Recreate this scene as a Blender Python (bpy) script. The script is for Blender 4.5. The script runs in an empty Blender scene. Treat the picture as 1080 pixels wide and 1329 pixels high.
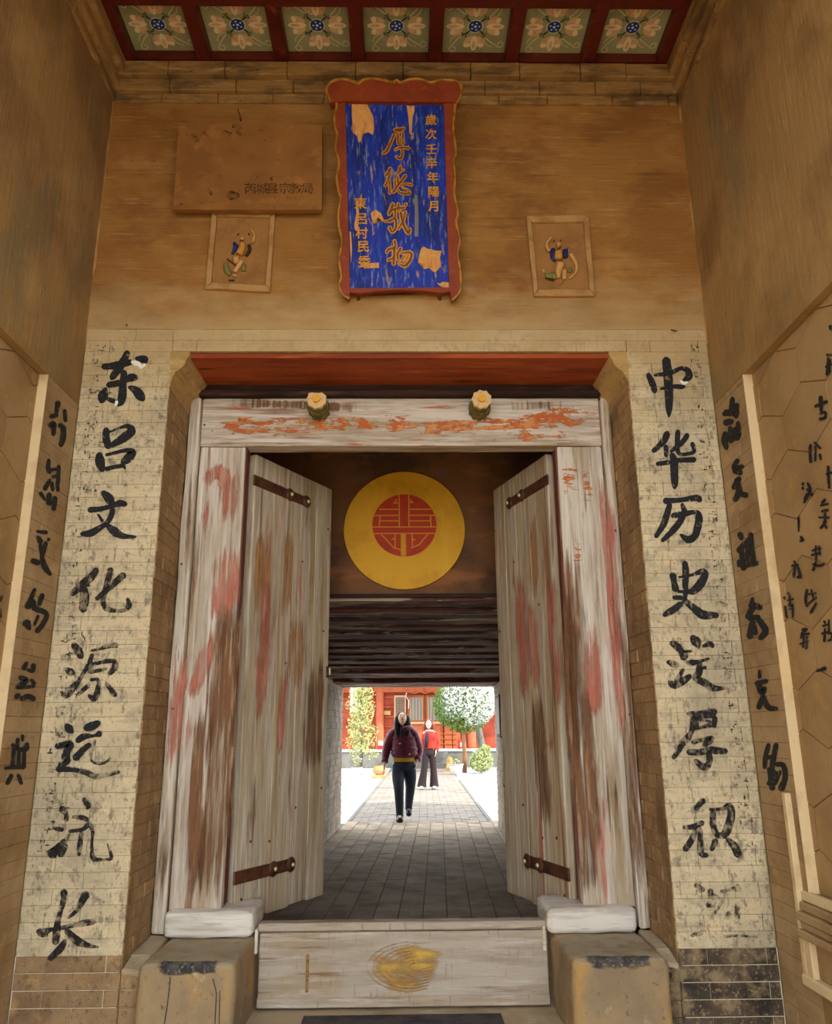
import bpy, bmesh, math, random
from mathutils import Vector, Matrix
random.seed(7)
R = math.radians
SC = bpy.context.scene
COL = SC.collection

# ------------------------------------------------------------------ camera, sky, sun, exposure
RM = Matrix(((0.99986064, 0.00300108, -0.01642211),
             (-0.01503000, -0.26631273, -0.96376949),
             (-0.00726577, 0.96388201, -0.26623051)))
CAM = Vector((0.0, -4.3, 1.42))
FPX, CX, CY = 1025.97, 540.0, 664.5
cd = bpy.data.cameras.new('camera'); cam = bpy.data.objects.new('camera', cd); COL.objects.link(cam)
cam.matrix_world = Matrix.Translation(CAM) @ RM.to_4x4()
cd.sensor_fit = 'HORIZONTAL'; cd.sensor_width = 36.0; cd.lens = FPX / 1080 * 36
cd.clip_start = 0.05; cd.clip_end = 300
SC.camera = cam

w = bpy.data.worlds.new('sky'); SC.world = w; w.use_nodes = True
bg = w.node_tree.nodes['Background']
bg.inputs[0].default_value = (0.86, 0.93, 1.0, 1); bg.inputs[1].default_value = 1.75
sd = bpy.data.lights.new('sun', 'SUN'); sd.energy = 2.7; sd.angle = R(0.6); sd.color = (1.0, 0.93, 0.80)
sun = bpy.data.objects.new('sun', sd); COL.objects.link(sun)
_e, _a = R(40), R(60)
_d = Vector((-math.sin(_a) * math.cos(_e), math.cos(_a) * math.cos(_e), -math.sin(_e)))
sun.rotation_euler = _d.to_track_quat('-Z', 'Y').to_euler()
SC.view_settings.view_transform = 'Standard'; SC.view_settings.look = 'None'
SC.view_settings.gamma = 1; SC.view_settings.use_curve_mapping = False
SC.view_settings.exposure = 1.15
try:
    SC.cycles.max_bounces = 10; SC.cycles.diffuse_bounces = 6; SC.cycles.transparent_max_bounces = 16
    SC.cycles.sample_clamp_indirect = 6
except Exception: pass

# ------------------------------------------------------------------ measuring helpers
def ray(x, y):
    return RM @ Vector((x - CX, -(y - CY), -FPX))
def on(x, y, axis, val):
    r = ray(x, y); return CAM + r * ((val - CAM[axis]) / r[axis])
def onp(x, y, P0, n):
    r = ray(x, y); return CAM + r * ((P0 - CAM).dot(n) / r.dot(n))

# ------------------------------------------------------------------ materials
def srgb(h):
    v = [int(h[i:i + 2], 16) / 255 for i in (0, 2, 4)]
    return tuple((c / 12.92 if c <= .04045 else ((c + .055) / 1.055) ** 2.4) for c in v) + (1,)
WORLD = {'limewashed_brick', 'ochre_wash_band', 'ochre_side_brick', 'ochre_niche_tile', 'grey_floor_paver', 'bare_brown_brick', 'soot_dark_brick', 'brown_reveal_brick', 'grey_passage_brick', 'joint_wash', 'ochre_clay_render', 'ochre_side_render', 'weathered_cornice_brick', 'dusty_step_stone'}
def mat(name, base, layers=(), rough=.85, bump=None, rnd=.0, spec=.3, alpha=None, metal=0, top=None, zf=None, fade=False):
    """layers: (colour, (sx,sy,sz), detail, lo, hi, amount); bump: ((sx,sy,sz), strength, distance)"""
    m = bpy.data.materials.new(name); m.use_nodes = True; nt = m.node_tree; N = nt.nodes; L = nt.links
    b = N['Principled BSDF']; b.inputs['Roughness'].default_value = rough
    b.inputs['Specular IOR Level'].default_value = spec; b.inputs['Metallic'].default_value = metal
    if name in WORLD: vec = N.new('ShaderNodeNewGeometry').outputs['Position']
    else:
        tc = N.new('ShaderNodeTexCoord'); oi0 = N.new('ShaderNodeObjectInfo'); cv = N.new('ShaderNodeVectorMath'); cv.operation = 'MULTIPLY_ADD'
        cb = N.new('ShaderNodeCombineXYZ')
        for q in range(3): L.new(oi0.outputs['Random'], cb.inputs[q])
        L.new(cb.outputs[0], cv.inputs[0]); cv.inputs[1].default_value = (17.3, 9.1, 13.7); L.new(tc.outputs['Object'], cv.inputs[2]); vec = cv.outputs[0]
    def noise(s, det, off=0):
        mp = N.new('ShaderNodeMapping'); mp.inputs['Scale'].default_value = s; mp.inputs['Location'].default_value = (off * 3.7, off * 5.1, off * 2.3)
        L.new(vec, mp.inputs[0]); n = N.new('ShaderNodeTexNoise'); n.inputs['Scale'].default_value = 1
        n.inputs['Detail'].default_value = det; n.inputs['Roughness'].default_value = .62
        L.new(mp.outputs[0], n.inputs['Vector']); return n.outputs['Fac']
    def ramp(sock, lo, hi, mx=1.0):
        r = N.new('ShaderNodeMapRange'); r.inputs[1].default_value = lo; r.inputs[2].default_value = hi; r.inputs[4].default_value = mx
        L.new(sock, r.inputs[0]); return r.outputs[0]
    rgb = N.new('ShaderNodeRGB'); rgb.outputs[0].default_value = base if len(base) == 4 else tuple(base) + (1,)
    cur = rgb.outputs[0]
    for k, (c, s, det, lo, hi, amt) in enumerate(layers):
        f = ramp(noise(s, det, k + 1), lo, hi, amt)
        mx = N.new('ShaderNodeMix'); mx.data_type = 'RGBA'; L.new(f, mx.inputs[0]); L.new(cur, mx.inputs[6])
        mx.inputs[7].default_value = c if len(c) == 4 else tuple(c) + (1,); cur = mx.outputs[2]
    if zf:    # limewash thins out towards this height
        z0_, z1_, zc_ = zf; gp_ = N.new('ShaderNodeNewGeometry'); sz_ = N.new('ShaderNodeSeparateXYZ'); L.new(gp_.outputs['Position'], sz_.inputs[0])
        ma = N.new('ShaderNodeMath'); ma.operation = 'MULTIPLY_ADD'; L.new(noise((3, 3, 7), 6, 21), ma.inputs[0]); ma.inputs[1].default_value = .9; L.new(sz_.outputs[2], ma.inputs[2])
        mx = N.new('ShaderNodeMix'); mx.data_type = 'RGBA'; L.new(ramp(ma.outputs[0], z0_ + .45, z1_ + .45, .85), mx.inputs[0]); L.new(cur, mx.inputs[6]); mx.inputs[7].default_value = zc_; cur = mx.outputs[2]
    if rnd:
        oi = N.new('ShaderNodeObjectInfo'); hv = N.new('ShaderNodeHueSaturation')
        r = N.new('ShaderNodeMapRange'); r.inputs[3].default_value = 1 - rnd; r.inputs[4].default_value = 1 + rnd
        L.new(oi.outputs['Random'], r.inputs[0]); L.new(r.outputs[0], hv.inputs['Value']); L.new(cur, hv.inputs['Color']); cur = hv.outputs[0]
    if top:   # dust lying on upward faces
        ge = N.new('ShaderNodeNewGeometry'); sx_ = N.new('ShaderNodeSeparateXYZ'); L.new(ge.outputs['True Normal'], sx_.inputs[0])
        mt = N.new('ShaderNodeMath'); mt.operation = 'MULTIPLY'; L.new(ramp(sx_.outputs[2], .5, .95, .85), mt.inputs[0]); L.new(ramp(noise(V3(9), 5, 8), .35, .55), mt.inputs[1])
        mx = N.new('ShaderNodeMix'); mx.data_type = 'RGBA'; L.new(mt.outputs[0], mx.inputs[0]); L.new(cur, mx.inputs[6]); mx.inputs[7].default_value = top; cur = mx.outputs[2]
    L.new(cur, b.inputs['Base Color'])
    if bump:
        bs = bump if isinstance(bump, list) else [bump]; prev = None
        for k, (s, st, di) in enumerate(bs):
            bn = N.new('ShaderNodeBump'); bn.inputs['Strength'].default_value = st; bn.inputs['Distance'].default_value = di
            L.new(noise(s, 6, 11 + k), bn.inputs['Height'])
            if prev: L.new(prev, bn.inputs['Normal'])
            prev = bn.outputs[0]
        L.new(prev, b.inputs['Normal'])
    if alpha:
        s, lo, hi, mn = alpha
        r = N.new('ShaderNodeMapRange'); r.inputs[1].default_value = lo; r.inputs[2].default_value = hi; r.inputs[3].default_value = mn; r.inputs[4].default_value = 1
        src = noise(s, 8, 5)
        if fade:   # the stain thins towards its own outline
            at = N.new('ShaderNodeAttribute'); at.attribute_name = 'fade'; m1 = N.new('ShaderNodeMath'); m1.operation = 'MULTIPLY_ADD'
            L.new(at.outputs['Fac'], m1.inputs[0]); m1.inputs[1].default_value = fade; L.new(src, m1.inputs[2]); m2 = N.new('ShaderNodeMath'); m2.operation = 'SUBTRACT'
            L.new(m1.outputs[0], m2.inputs[0]); m2.inputs[1].default_value = fade * .68; src = m2.outputs[0]
        L.new(src, r.inputs[0]); L.new(r.outputs[0], b.inputs['Alpha'])
    return m
def V3(s): return (s, s, s)
BLK = (.012, .012, .014)
M = {}
# painted brick pilasters (thin limewash over brick)
M['wash'] = mat('limewashed_brick', srgb('d2c19c'), [
    (srgb('a2957c'), (1.6, 1.6, 1.1), 6, .48, .66, .75), (srgb('dcc49a'), (3, 3, 6), 5, .53, .68, .5),
    (srgb('e2d3b0'), (7, 7, 5), 4, .56, .7, .55), (srgb('a99b80'), (9, 9, 22), 6, .50, .62, .6), (srgb('6f675a'), (24, 24, 18), 7, .56, .66, .75),
    (srgb('7a7162'), (60, 60, 14), 6, .56, .66, .6), (srgb('57503f'), (90, 90, 60), 5, .60, .68, .7), (srgb('8a6c42'), (2, 2, 40), 5, .6, .7, .35), (srgb('e9dcbd'), V3(80), 2, .64, .72, .6)], zf=(3.15, 3.70, srgb('b99c6c')),
    bump=[(V3(30), .35, .006), (V3(160), .3, .002)], rnd=.05)
M['bare'] = mat('bare_brown_brick', srgb('a58762'), [
    (srgb('7b5f42'), V3(3), 6, .45, .65, .8), (srgb('c39a62'), V3(9), 5, .55, .7, .6), (srgb('5b4a38'), V3(38), 6, .54, .68, .7),
    (srgb('cdb184'), V3(60), 3, .64, .72, .5)], bump=[(V3(35), .6, .01)], rnd=.12)
M['baredark'] = mat('soot_dark_brick', srgb('5e5040'), [
    (srgb('2f2925'), V3(5), 6, .42, .6, .9), (srgb('94805f'), V3(9), 7, .50, .62, .8), (srgb('b59c74'), V3(60), 4, .58, .66, .6)],
    bump=[(V3(40), .6, .01)], rnd=.15)
M['reveal'] = mat('brown_reveal_brick', srgb('a5845a'), [
    (srgb('6f563a'), (2, 4, 2), 6, .45, .65, .8), (srgb('c2a372'), V3(12), 5, .56, .7, .6), (srgb('4f3f2f'), V3(30), 6, .56, .7, .6)],
    bump=[(V3(30), .7, .012)], rnd=.14)
M['mortar'] = mat('pale_lime_mortar', srgb('e2d3b4'), [(srgb('a08a68'), V3(20), 5, .5, .7, .6)], bump=((V3(50)), .4, .004))
M['jointw'] = mat('joint_wash', srgb('b09c78'), [(srgb('83704f'), V3(3), 6, .52, .62, .8), (srgb('c9b284'), V3(7), 5, .52, .62, .9)])
M['joint'] = mat('dusty_joint', srgb('8d7450'), [(srgb('b89d70'), V3(8), 5, .5, .65, .7)])
M['upper'] = mat('ochre_clay_render', srgb('a27338'), zf=(4.15, 3.70, srgb('b99c6c')), layers=[(srgb('7d5227'), (1.3, 1.3, 2.4), 7, .50, .60, .65), 
    (srgb('8f5d2a'), (1.1, 1.1, 1.6), 6, .42, .64, .7), (srgb('bb8c50'), (2.5, 2.5, 5), 6, .52, .7, .6),
    (srgb('6e4620'), (1.5, 1.5, 34), 6, .58, .70, .55), (srgb('c8a068'), (4, 4, 60), 4, .6, .72, .5), (srgb('503619'), (45, 45, 40), 6, .64, .74, .6)],
    bump=[((2, 2, 45), .5, .012), (V3(50), .35, .006)])
M['band'] = mat('ochre_wash_band', srgb('bd9a60'), [
    (srgb('a3854f'), (1.5, 1.5, 5), 6, .45, .62, .8), (srgb('cfb280'), (3, 3, 14), 5, .52, .66, .7), (srgb('6f675a'), (22, 22, 26), 6, .57, .68, .7),
    (srgb('8a6030'), (2, 2, 50), 5, .58, .7, .5)], bump=[(V3(30), .4, .006), (V3(120), .3, .002)], rnd=.04)
M['side'] = mat('ochre_side_render', srgb('a5824f'), [
    (srgb('86653d'), (1, 1.2, 1.2), 7, .45, .58, .8), (srgb('bd9861'), (3, 2.5, 2), 6, .52, .68, .6), (srgb('7f7354'), (2, 2, .8), 7, .52, .64, .65),
    (srgb('5b4024'), (30, 34, 5), 6, .62, .72, .55), (srgb('d0ac74'), (20, 45, 9), 5, .64, .74, .5)],
    bump=[((3, 22, 3), .6, .012), (V3(55), .4, .006)])
M['sidebrick'] = mat('ochre_side_brick', srgb('ad9068'), [
    (srgb('8a6a3e'), V3(2.2), 6, .45, .65, .75), (srgb('c7a570'), V3(8), 5, .56, .7, .55), (srgb('4f3f2c'), V3(24), 6, .6, .72, .5)],
    bump=[(V3(30), .6, .01)], rnd=.07)
M['niche'] = mat('ochre_niche_tile', srgb('a8895c'), [
    (srgb('8b6a42'), V3(3), 6, .44, .64, .75), (srgb('c0985c'), V3(6), 5, .54, .7, .6), (srgb('6b4d2c'), (20, 40, 20), 6, .62, .74, .5)],
    bump=[(V3(20), .5, .008)], rnd=.09)
M['nicheframe'] = mat('cream_frame_and_lit_reveal', srgb('dcc396'), [(srgb('b79a6c'), V3(6), 6, .5, .7, .7), (srgb('e8b878'), V3(3), 4, .56, .7, .5)], bump=((V3(40)), .4, .005))  # cream trim colour; on the niche reveals the paleness is painted light
M['cornice'] = mat('weathered_cornice_brick', srgb('a07a48'), [
    (srgb('5f4a2e'), (3, 3, 12), 6, .45, .62, .85), (srgb('c8a675'), (5, 5, 20), 5, .56, .7, .7), (srgb('33291c'), V3(26), 6, .62, .72, .7)],
    bump=[((6, 6, 30), .8, .015)], rnd=.06)
# woods
def wood(name, base, lay, g=(16, 16, 1.2), rnd=.04, rough=.75):
    return mat(name, base, lay, rough=rough, rnd=rnd, bump=[((g[0] * 3.2, g[1] * 3.2, g[2] * 3.2), .55, .006)])
def weathered(name, g, red=.5, brown=.5, base='d0c3ae', rs=.40, rc='b9604a'):
    gx = tuple(s * 1.0 for s in g)
    return wood(name, srgb(base), [
        (srgb('b3a48f'), gx, 6, .42, .60, .85), (srgb('e6dece'), tuple(s * 2.3 for s in g), 5, .50, .66, .6),
        (srgb('a08558'), tuple(s * .55 for s in g), 6, .50, .64, .75),
        (srgb('85725c'), tuple(s * (5.5 if s > 5 else 2.2) for s in g), 5, .52, .64, .5),
        (srgb('77492c'), tuple(s * .8 for s in g), 7, .62 - .13 * brown, .72 - .13 * brown, .85),
        (srgb(rc), tuple(s * rs for s in g), 5, .635 - .13 * red, .68 - .13 * red, .8),
        (srgb('d9cfc0'), tuple(s * (4.2 if s > 5 else 2.5) for s in g), 5, .58, .64, .6),
        (srgb('44342a'), tuple(s * 3.6 for s in g), 5, .62, .70, .6)], g=g)
VG, HG = (15, 15, 1.1), (1.1, 15, 15)
M['jamb'] = weathered('weathered_jamb_wood', (13, 13, .9), red=.25, brown=.35, base='dacfc0')
M['strip'] = weathered('weathered_strip_wood', (12, 12, .8), red=.3, brown=.45, base='d4c8b6')
M['leaf'] = weathered('weathered_door_plank', (15, 15, .9), red=.15, brown=.3, base='c4b394')
M['leafred'] = weathered('door_plank_with_red_traces', (15, 15, .7), red=.3, brown=.35, base='c0ab86')
M['header'] = weathered('weathered_header_wood', (1.3, 14, 16), red=.2, brown=.4, base='dacdbd', rs=1.9, rc='c0592c')
M['tred'] = mat('old_red_paint_trace', srgb('ba6f59'), [(srgb('cf9884'), (20, 20, 2), 5, .48, .62, .8)], alpha=((42, 42, 2.2), .43, .66, .0), fade=.26)
M['tbrown'] = mat('brown_weather_stain', srgb('80593c'), [(srgb('5a3d2a'), (30, 30, 2), 5, .5, .62, .7), (srgb('b09878'), (50, 50, 3), 5, .54, .64, .8)], alpha=((34, 34, 1.6), .42, .66, .0), fade=.28)
M['torange'] = mat('ochre_paint_trace', srgb('b78653'), [(srgb('ac7048'), (20, 20, 2), 5, .5, .62, .7)], alpha=((42, 42, 2.2), .43, .68, .0), fade=.24)
M['tflake'] = mat('orange_paint_flake', srgb('bd6434'), [(srgb('d69a5c'), (14, 14, 26), 5, .48, .58, .8)], alpha=((9, 20, 34), .50, .56, .0), fade=.16)
M['beadred'] = wood('dull_red_bead', srgb('7d3f30'), [(srgb('5a3a2c'), (15, 15, 1.2), 6, .42, .6, .8), (srgb('b0a08c'), (15, 15, .8), 6, .54, .62, .8)])
M['thr'] = wood('threshold_board_wood', srgb('bcaf9c'), [
    (srgb('a08e78'), (1.5, 10, 14), 6, .44, .62, .8), (srgb('d6cdbd'), (3, 20, 34), 5, .55, .68, .6), (srgb('a98a5c'), (1.6, 3, 3), 5, .54, .66, .5),
    (srgb('7b5c3e'), (2, 10, 40), 6, .58, .68, .75), (srgb('5d5148'), (70, 20, 9), 4, .6, .7, .5)], g=(2, 10, 22))
M['whitewood'] = wood('bleached_pivot_block', srgb('e4ddd0'), [(srgb('bdb2a2'), (2, 9, 22), 7, .47, .60, .85), (srgb('cdb078'), (4, 4, 4), 5, .58, .7, .6),
    (srgb('8c857d'), (5, 20, 50), 6, .6, .7, .6)], g=(3, 9, 18))
M['darkwood'] = wood('dark_beam_wood', srgb('3d241a'), [(srgb('22130e'), (2, 8, 10), 6, .4, .6, .8), (srgb('6d4a38'), (2, 9, 22), 6, .56, .68, .6)], g=(2, 9, 20))
M['lintel'] = wood('flaking_lintel_plank', srgb('6a3e32'), [(srgb('3a1f1a'), (1.5, 5, 5), 6, .45, .6, .8), (srgb('94503e'), (1.2, 4, 4), 5, .5, .66, .6),
    (srgb('b8a288'), (1.1, 5, 8), 6, .52, .57, .9), (srgb('cfbfa8'), (3, 9, 14), 5, .60, .66, .8)], g=(1.5, 9, 16))
M['redlintel'] = wood('orange_red_soffit_board', srgb('a04a20'), [(srgb('7a2f14'), (1.3, 6, 8), 6, .45, .62, .8), (srgb('c27038'), (2, 10, 20), 6, .56, .68, .6),
    (srgb('3a1c12'), (2.5, 14, 14), 6, .62, .7, .8)], g=(1.5, 9, 14))
M['redrail'] = mat('red_ceiling_rail', srgb('5f1d10'), [(srgb('44110a'), V3(5), 5, .45, .65, .8), (srgb('a4512a'), V3(9), 6, .62, .72, .7)], rough=.5, spec=.4, bump=((V3(30)), .2, .003))
M['ceilpanel'] = mat('sage_ceiling_board', srgb('a3a279'), [(srgb('8c8a66'), V3(4), 5, .45, .65, .7), (srgb('b3a376'), V3(7), 5, .54, .68, .6),
    (srgb('6a5a3c'), (60, 4, 10), 5, .62, .72, .6)], rnd=.05)
M['petal'] = mat('peach_petal_paint', srgb('e0b58a'), [(srgb('d09a72'), V3(22), 4, .48, .6, .8)])
M['petal2'] = mat('cream_petal_paint', srgb('ecd9ae'))
M['curl'] = mat('cream_curl_paint', srgb('dccfa2'))
M['fblue'] = mat('blue_flower_centre', srgb('1c3a86'), rough=.6)
M['fdark'] = mat('dark_green_tendril', srgb('35442f'))
M['fdot'] = mat('pale_flower_dot', srgb('d6e0ea'))
M['disc'] = mat('golden_yellow_disc', srgb('e6a91c'), [(srgb('c88c14'), V3(5), 5, .5, .68, .6), (srgb('f0bd38'), (9, 9, 2), 4, .56, .7, .5), (srgb('8f6a1e'), V3(24), 5, .66, .76, .5)], rough=.6)
M['emb'] = mat('vermilion_emblem_paint', srgb('c23a16'), [(srgb('9c2c12'), V3(9), 5, .5, .66, .6)], rough=.6)
M['embline'] = mat('yellow_emblem_line', srgb('e0a030'))
M['partition'] = mat('smoky_ochre_panel', srgb('7d5434'), [(srgb('4c3426'), V3(1.6), 5, .42, .6, .8), (srgb('a4683a'), (2, 2, 6), 5, .53, .68, .7), (srgb('6a5f74'), V3(7), 5, .62, .7, .45),
    (srgb('8f3f24'), (3, 3, 9), 6, .6, .7, .6)], bump=((V3(25)), .3, .005))
M['iron'] = mat('rusty_iron_strap', srgb('6a4330'), [(srgb('3c2820'), V3(14), 6, .45, .62, .8), (srgb('935f40'), V3(30), 5, .58, .7, .6)], rough=.6, metal=.4, bump=((V3(60)), .5, .004))
M['brass'] = mat('dull_brass', srgb('d8cf9a'), rough=.35, metal=.6)
M['stone'] = mat('worn_gate_stone', top=srgb('a8a089'), base=srgb('a98f68'), layers=[(srgb('86765c'), V3(2.5), 6, .45, .64, .8), (srgb('c09048'), (4, 4, 1.5), 5, .54, .68, .75), (srgb('cabb9d'), V3(10), 5, .6, .72, .6),
    (srgb('514a42'), V3(36), 6, .6, .72, .7)], bump=[(V3(18), .6, .012), (V3(70), .4, .004)], rnd=.03)
M['stonedark'] = mat('blackened_stone_edge', srgb('5a5650'), [(srgb('33312f'), V3(18), 6, .42, .6, .9), (srgb('8b8473'), V3(60), 5, .54, .66, .8)], bump=[(V3(60), .6, .006)], alpha=((9, 16, 16), .42, .60, .0), fade=.36)
M['dust'] = mat('dusty_step_stone', srgb('b7a486'), [(srgb('998667'), V3(3), 6, .45, .65, .7), (srgb('d3c6ae'), V3(12), 5, .58, .7, .6)], bump=((V3(30)), .4, .006))
M['slab'] = mat('dark_slate_inset', srgb('4d4a4a'), [(srgb('2d2c30'), V3(8), 6, .45, .6, .8), (srgb('8a8478'), V3(60), 5, .6, .7, .6)], bump=((V3(50)), .5, .006))
M['paver'] = mat('grey_floor_paver', srgb('ae9c84'), [(srgb('80715f'), V3(4), 6, .45, .65, .8), (srgb('a59a8a'), V3(12), 5, .56, .7, .6), (srgb('c8c0b2'), V3(60), 3, .68, .74, .6)], bump=[(V3(14), .5, .01)], rnd=.12)
M['floorj'] = mat('dark_paver_joint', srgb('6a5f50'))
M['pbrick'] = mat('grey_passage_brick', srgb('b3a48e'), [(srgb('7d7265'), V3(4), 6, .45, .65, .8), (srgb('bfb3a3'), V3(14), 5, .56, .7, .6)], bump=[(V3(24), .5, .01)], rnd=.12)
M['pmortar'] = mat('pale_passage_mortar', srgb('ab9f8c'), [(srgb('8d806c'), V3(3), 6, .45, .65, .8)])
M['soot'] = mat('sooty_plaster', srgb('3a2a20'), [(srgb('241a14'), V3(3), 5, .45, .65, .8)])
M['signred'] = mat('oxide_red_frame_paint', srgb('8c3a17'), [(srgb('722c0e'), V3(5), 5, .46, .64, .7), (srgb('b3562a'), V3(16), 5, .58, .7, .5)], rough=.6, bump=((V3(30)), .25, .003))
M['goldrim'] = mat('dull_gold_rim', srgb('b5802c'), [(srgb('7d5416'), V3(20), 5, .46, .6, .8)], rough=.5, metal=.15)
M['signblue'] = mat('peeling_ultramarine_paint', srgb('122f9c'), [(srgb('0a1858'), (9, 9, 1.5), 5, .44, .6, .8), (srgb('2f56c4'), (40, 40, 3), 5, .52, .66, .6),
    (srgb('8a94b8'), (55, 55, 2.2), 6, .57, .65, .65), (srgb('b98a5c'), (30, 30, 3.5), 7, .605, .64, .8), (srgb('060f3c'), (14, 14, 1), 4, .6, .72, .7)], rough=.55, bump=[((60, 60, 4), .3, .003)])
M['peel'] = mat('bare_wood_patch', srgb('d79c58'), [(srgb('b87a3c'), (50, 50, 4), 5, .48, .62, .7), (srgb('e8bd84'), V3(30), 5, .56, .7, .6)])
M['gold'] = mat('gilt_character_edge', srgb('d8962c'), [(srgb('a8661a'), V3(40), 4, .46, .62, .7)], rough=.45, metal=.2)
M['goldfill'] = mat('brown_gilt_character', srgb('6b3d10'), [(srgb('9a6018'), V3(30), 4, .5, .64, .8)], rough=.5)
M['plaque'] = mat('ochre_stone_plaque', srgb('996731'), [(srgb('7f5528'), V3(3), 5, .42, .62, .7), (srgb('b57a3c'), V3(8), 5, .55, .7, .6), (srgb('50381c'), V3(11), 6, .62, .72, .7)], bump=((V3(30)), .3, .004))
M['plaqueink'] = mat('faded_engraved_letter', srgb('6d4824'), alpha=((60, 60, 60), .40, .62, .05))
M['plaquestain'] = mat('dark_plaque_stain', srgb('4e3216'), alpha=((22, 22, 22), .46, .72, .0))
M['relief'] = mat('clay_relief_panel', srgb('a2733f'), [(srgb('83592c'), V3(7), 5, .45, .64, .7), (srgb('b98a56'), V3(14), 5, .56, .7, .6)], bump=((V3(40)), .4, .005))
M['relframe'] = mat('clay_relief_frame', srgb('b78c56'), [(srgb('94693a'), V3(9), 5, .46, .64, .7), (srgb('5b4023'), V3(30), 5, .62, .72, .6)], bump=((V3(40)), .5, .006))
M['ryel'] = mat('relief_yellow_glaze', srgb('c68a30'), [(srgb('c9a362'), V3(30), 4, .46, .62, .7)], rough=.5)
M['rskin'] = mat('relief_buff_glaze', srgb('cc9a5c'), [(srgb('b37c44'), V3(40), 4, .5, .65, .7)], rough=.5)
M['rblue'] = mat('relief_blue_glaze', srgb('1c2a70'), rough=.5)
M['rgreen'] = mat('relief_green_glaze', srgb('827a44'), [(srgb('5f6430'), V3(40), 4, .5, .65, .7)], rough=.5)
M['rdark'] = mat('relief_dark_glaze', srgb('3f2d18'))
M['ink'] = mat('brush_ink_strong', BLK, [(srgb('4a443c'), V3(70), 5, .56, .66, .6)], alpha=((38, 38, 26), .34, .43, .25), rough=.7)
M['inkmid'] = mat('brush_ink_worn', srgb('1f1d1e'), [(srgb('55493c'), V3(60), 5, .52, .64, .6)], alpha=((34, 34, 24), .40, .54, .28), rough=.8)
M['inkfaint'] = mat('brush_ink_faint', srgb('3a362f'), alpha=((30, 30, 22), .44, .62, .12), rough=.9)
M['chalk'] = mat('white_scrape', srgb('f2ece0'), alpha=((40, 40, 30), .35, .5, .2))
M['pegwood'] = mat('mossy_peg_wood', srgb('7d7340'), [(srgb('4d4a24'), (20, 20, 20), 5, .45, .6, .8), (srgb('a08b54'), V3(30), 5, .58, .7, .6)], bump=((V3(40)), .5, .005))
M['pegface'] = mat('cream_peg_flower', srgb('dcb880'), [(srgb('b58a52'), V3(40), 5, .5, .66, .7)])
M['pegyel'] = mat('yellow_peg_button', srgb('e2a82c'), rough=.5)
M['hall'] = mat('red_hall_plaster', srgb('ad5038'), [(srgb('8a2c1a'), V3(1.5), 5, .46, .64, .7), (srgb('b84a2e'), V3(4), 5, .56, .7, .5)])
M['hallwood'] = mat('orange_red_hall_timber', srgb('b25f3a'), [(srgb('93391c'), (3, 3, .6), 5, .46, .64, .6)])
M['halllight'] = mat('salmon_hall_column', srgb('c86a48'), [(srgb('b85a3a'), V3(3), 5, .5, .66, .6)])
M['halldoor'] = mat('varnished_hall_door', srgb('a4572e'), [(srgb('86441f'), (4, 4, 1), 5, .46, .64, .6)])
M['cream'] = mat('cream_window_frame', srgb('cfa67a'))
M['greypane'] = mat('grey_papered_pane', srgb('77716a'), [(srgb('8c8478'), (20, 4, 1), 4, .5, .6, .8)])
M['bluepane'] = mat('dark_blue_pane', srgb('26384a'), rough=.4)
M['plinth'] = mat('grey_plinth_brick', srgb('77746c'), [(srgb('5d5a52'), V3(3), 5, .45, .65, .7)], rnd=.08)
M['court'] = mat('pale_court_ground', srgb('c4c6ca'), [(srgb('b0b2b8'), V3(1), 5, .46, .64, .7), (srgb('d2d0cc'), V3(4), 5, .56, .7, .6)])
M['path'] = mat('court_path_brick', srgb('8f8478'), [(srgb('7a7067'), V3(2), 5, .46, .64, .7), (srgb('aca39a'), V3(9), 5, .56, .7, .6)])
M['bark'] = mat('brown_bark', srgb('a07048'), [(srgb('7d5434'), (8, 8, 2), 5, .46, .62, .8)], bump=((20, 20, 4), .6, .01))
M['barkgrey'] = mat('grey_bark', srgb('6a6c62'), [(srgb('4b4e46'), (8, 8, 2), 5, .46, .62, .8)], bump=((20, 20, 4), .6, .01))
M['lgreen'] = mat('mid_green_leaf', srgb('5d7a38'), [(srgb('7d9448'), V3(5), 3, .45, .6, .8)])
M['blossom'] = mat('white_blossom', srgb('dcdcd4'), [(srgb('c0c4b4'), V3(6), 3, .5, .62, .7)])
M['lyel'] = mat('yellow_green_needle', srgb('b8b878'), [(srgb('98a468'), V3(3), 3, .45, .6, .8), (srgb('c4b860'), V3(6), 3, .56, .66, .7)])
M['lpale'] = mat('pale_shrub_leaf', srgb('a8b078'), [(srgb('c8c8a0'), V3(5), 3, .5, .62, .7)])
M['pot'] = mat('white_glazed_pot', srgb('cfcac4'), rough=.5)
M['terra'] = mat('orange_clay_pot', srgb('cf8f5c'), rough=.7)
M['tanstone'] = mat('tan_stone_lump', srgb('c79a5c'), [(srgb('a87c44'), V3(9), 4, .48, .62, .7)])
M['red'] = mat('bright_red_paint', srgb('c02a1c'), rough=.5)
M['white'] = mat('white_paint', srgb('d8d6d0'))
M['black'] = mat('black_frame', srgb('151314'), rough=.5)
M['paper'] = mat('white_notice_paper', srgb('e6e2da'))
M['skin'] = mat('skin', srgb('e2b49a'), rough=.5)
M['hair'] = mat('black_hair', srgb('17120f'), rough=.45)
M['hairred'] = mat('auburn_hair', srgb('7d3a22'), rough=.5)
M['lip'] = mat('lip', srgb('b0504a')); M['eye'] = mat('eye_dark', srgb('1c1414'), rough=.3)
M['maroon'] = mat('maroon_puffer_nylon', srgb('5e1028'), [(srgb('440a1c'), V3(9), 3, .46, .6, .6)], rough=.4, bump=[((5, 5, 34), .7, .02)])
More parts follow.
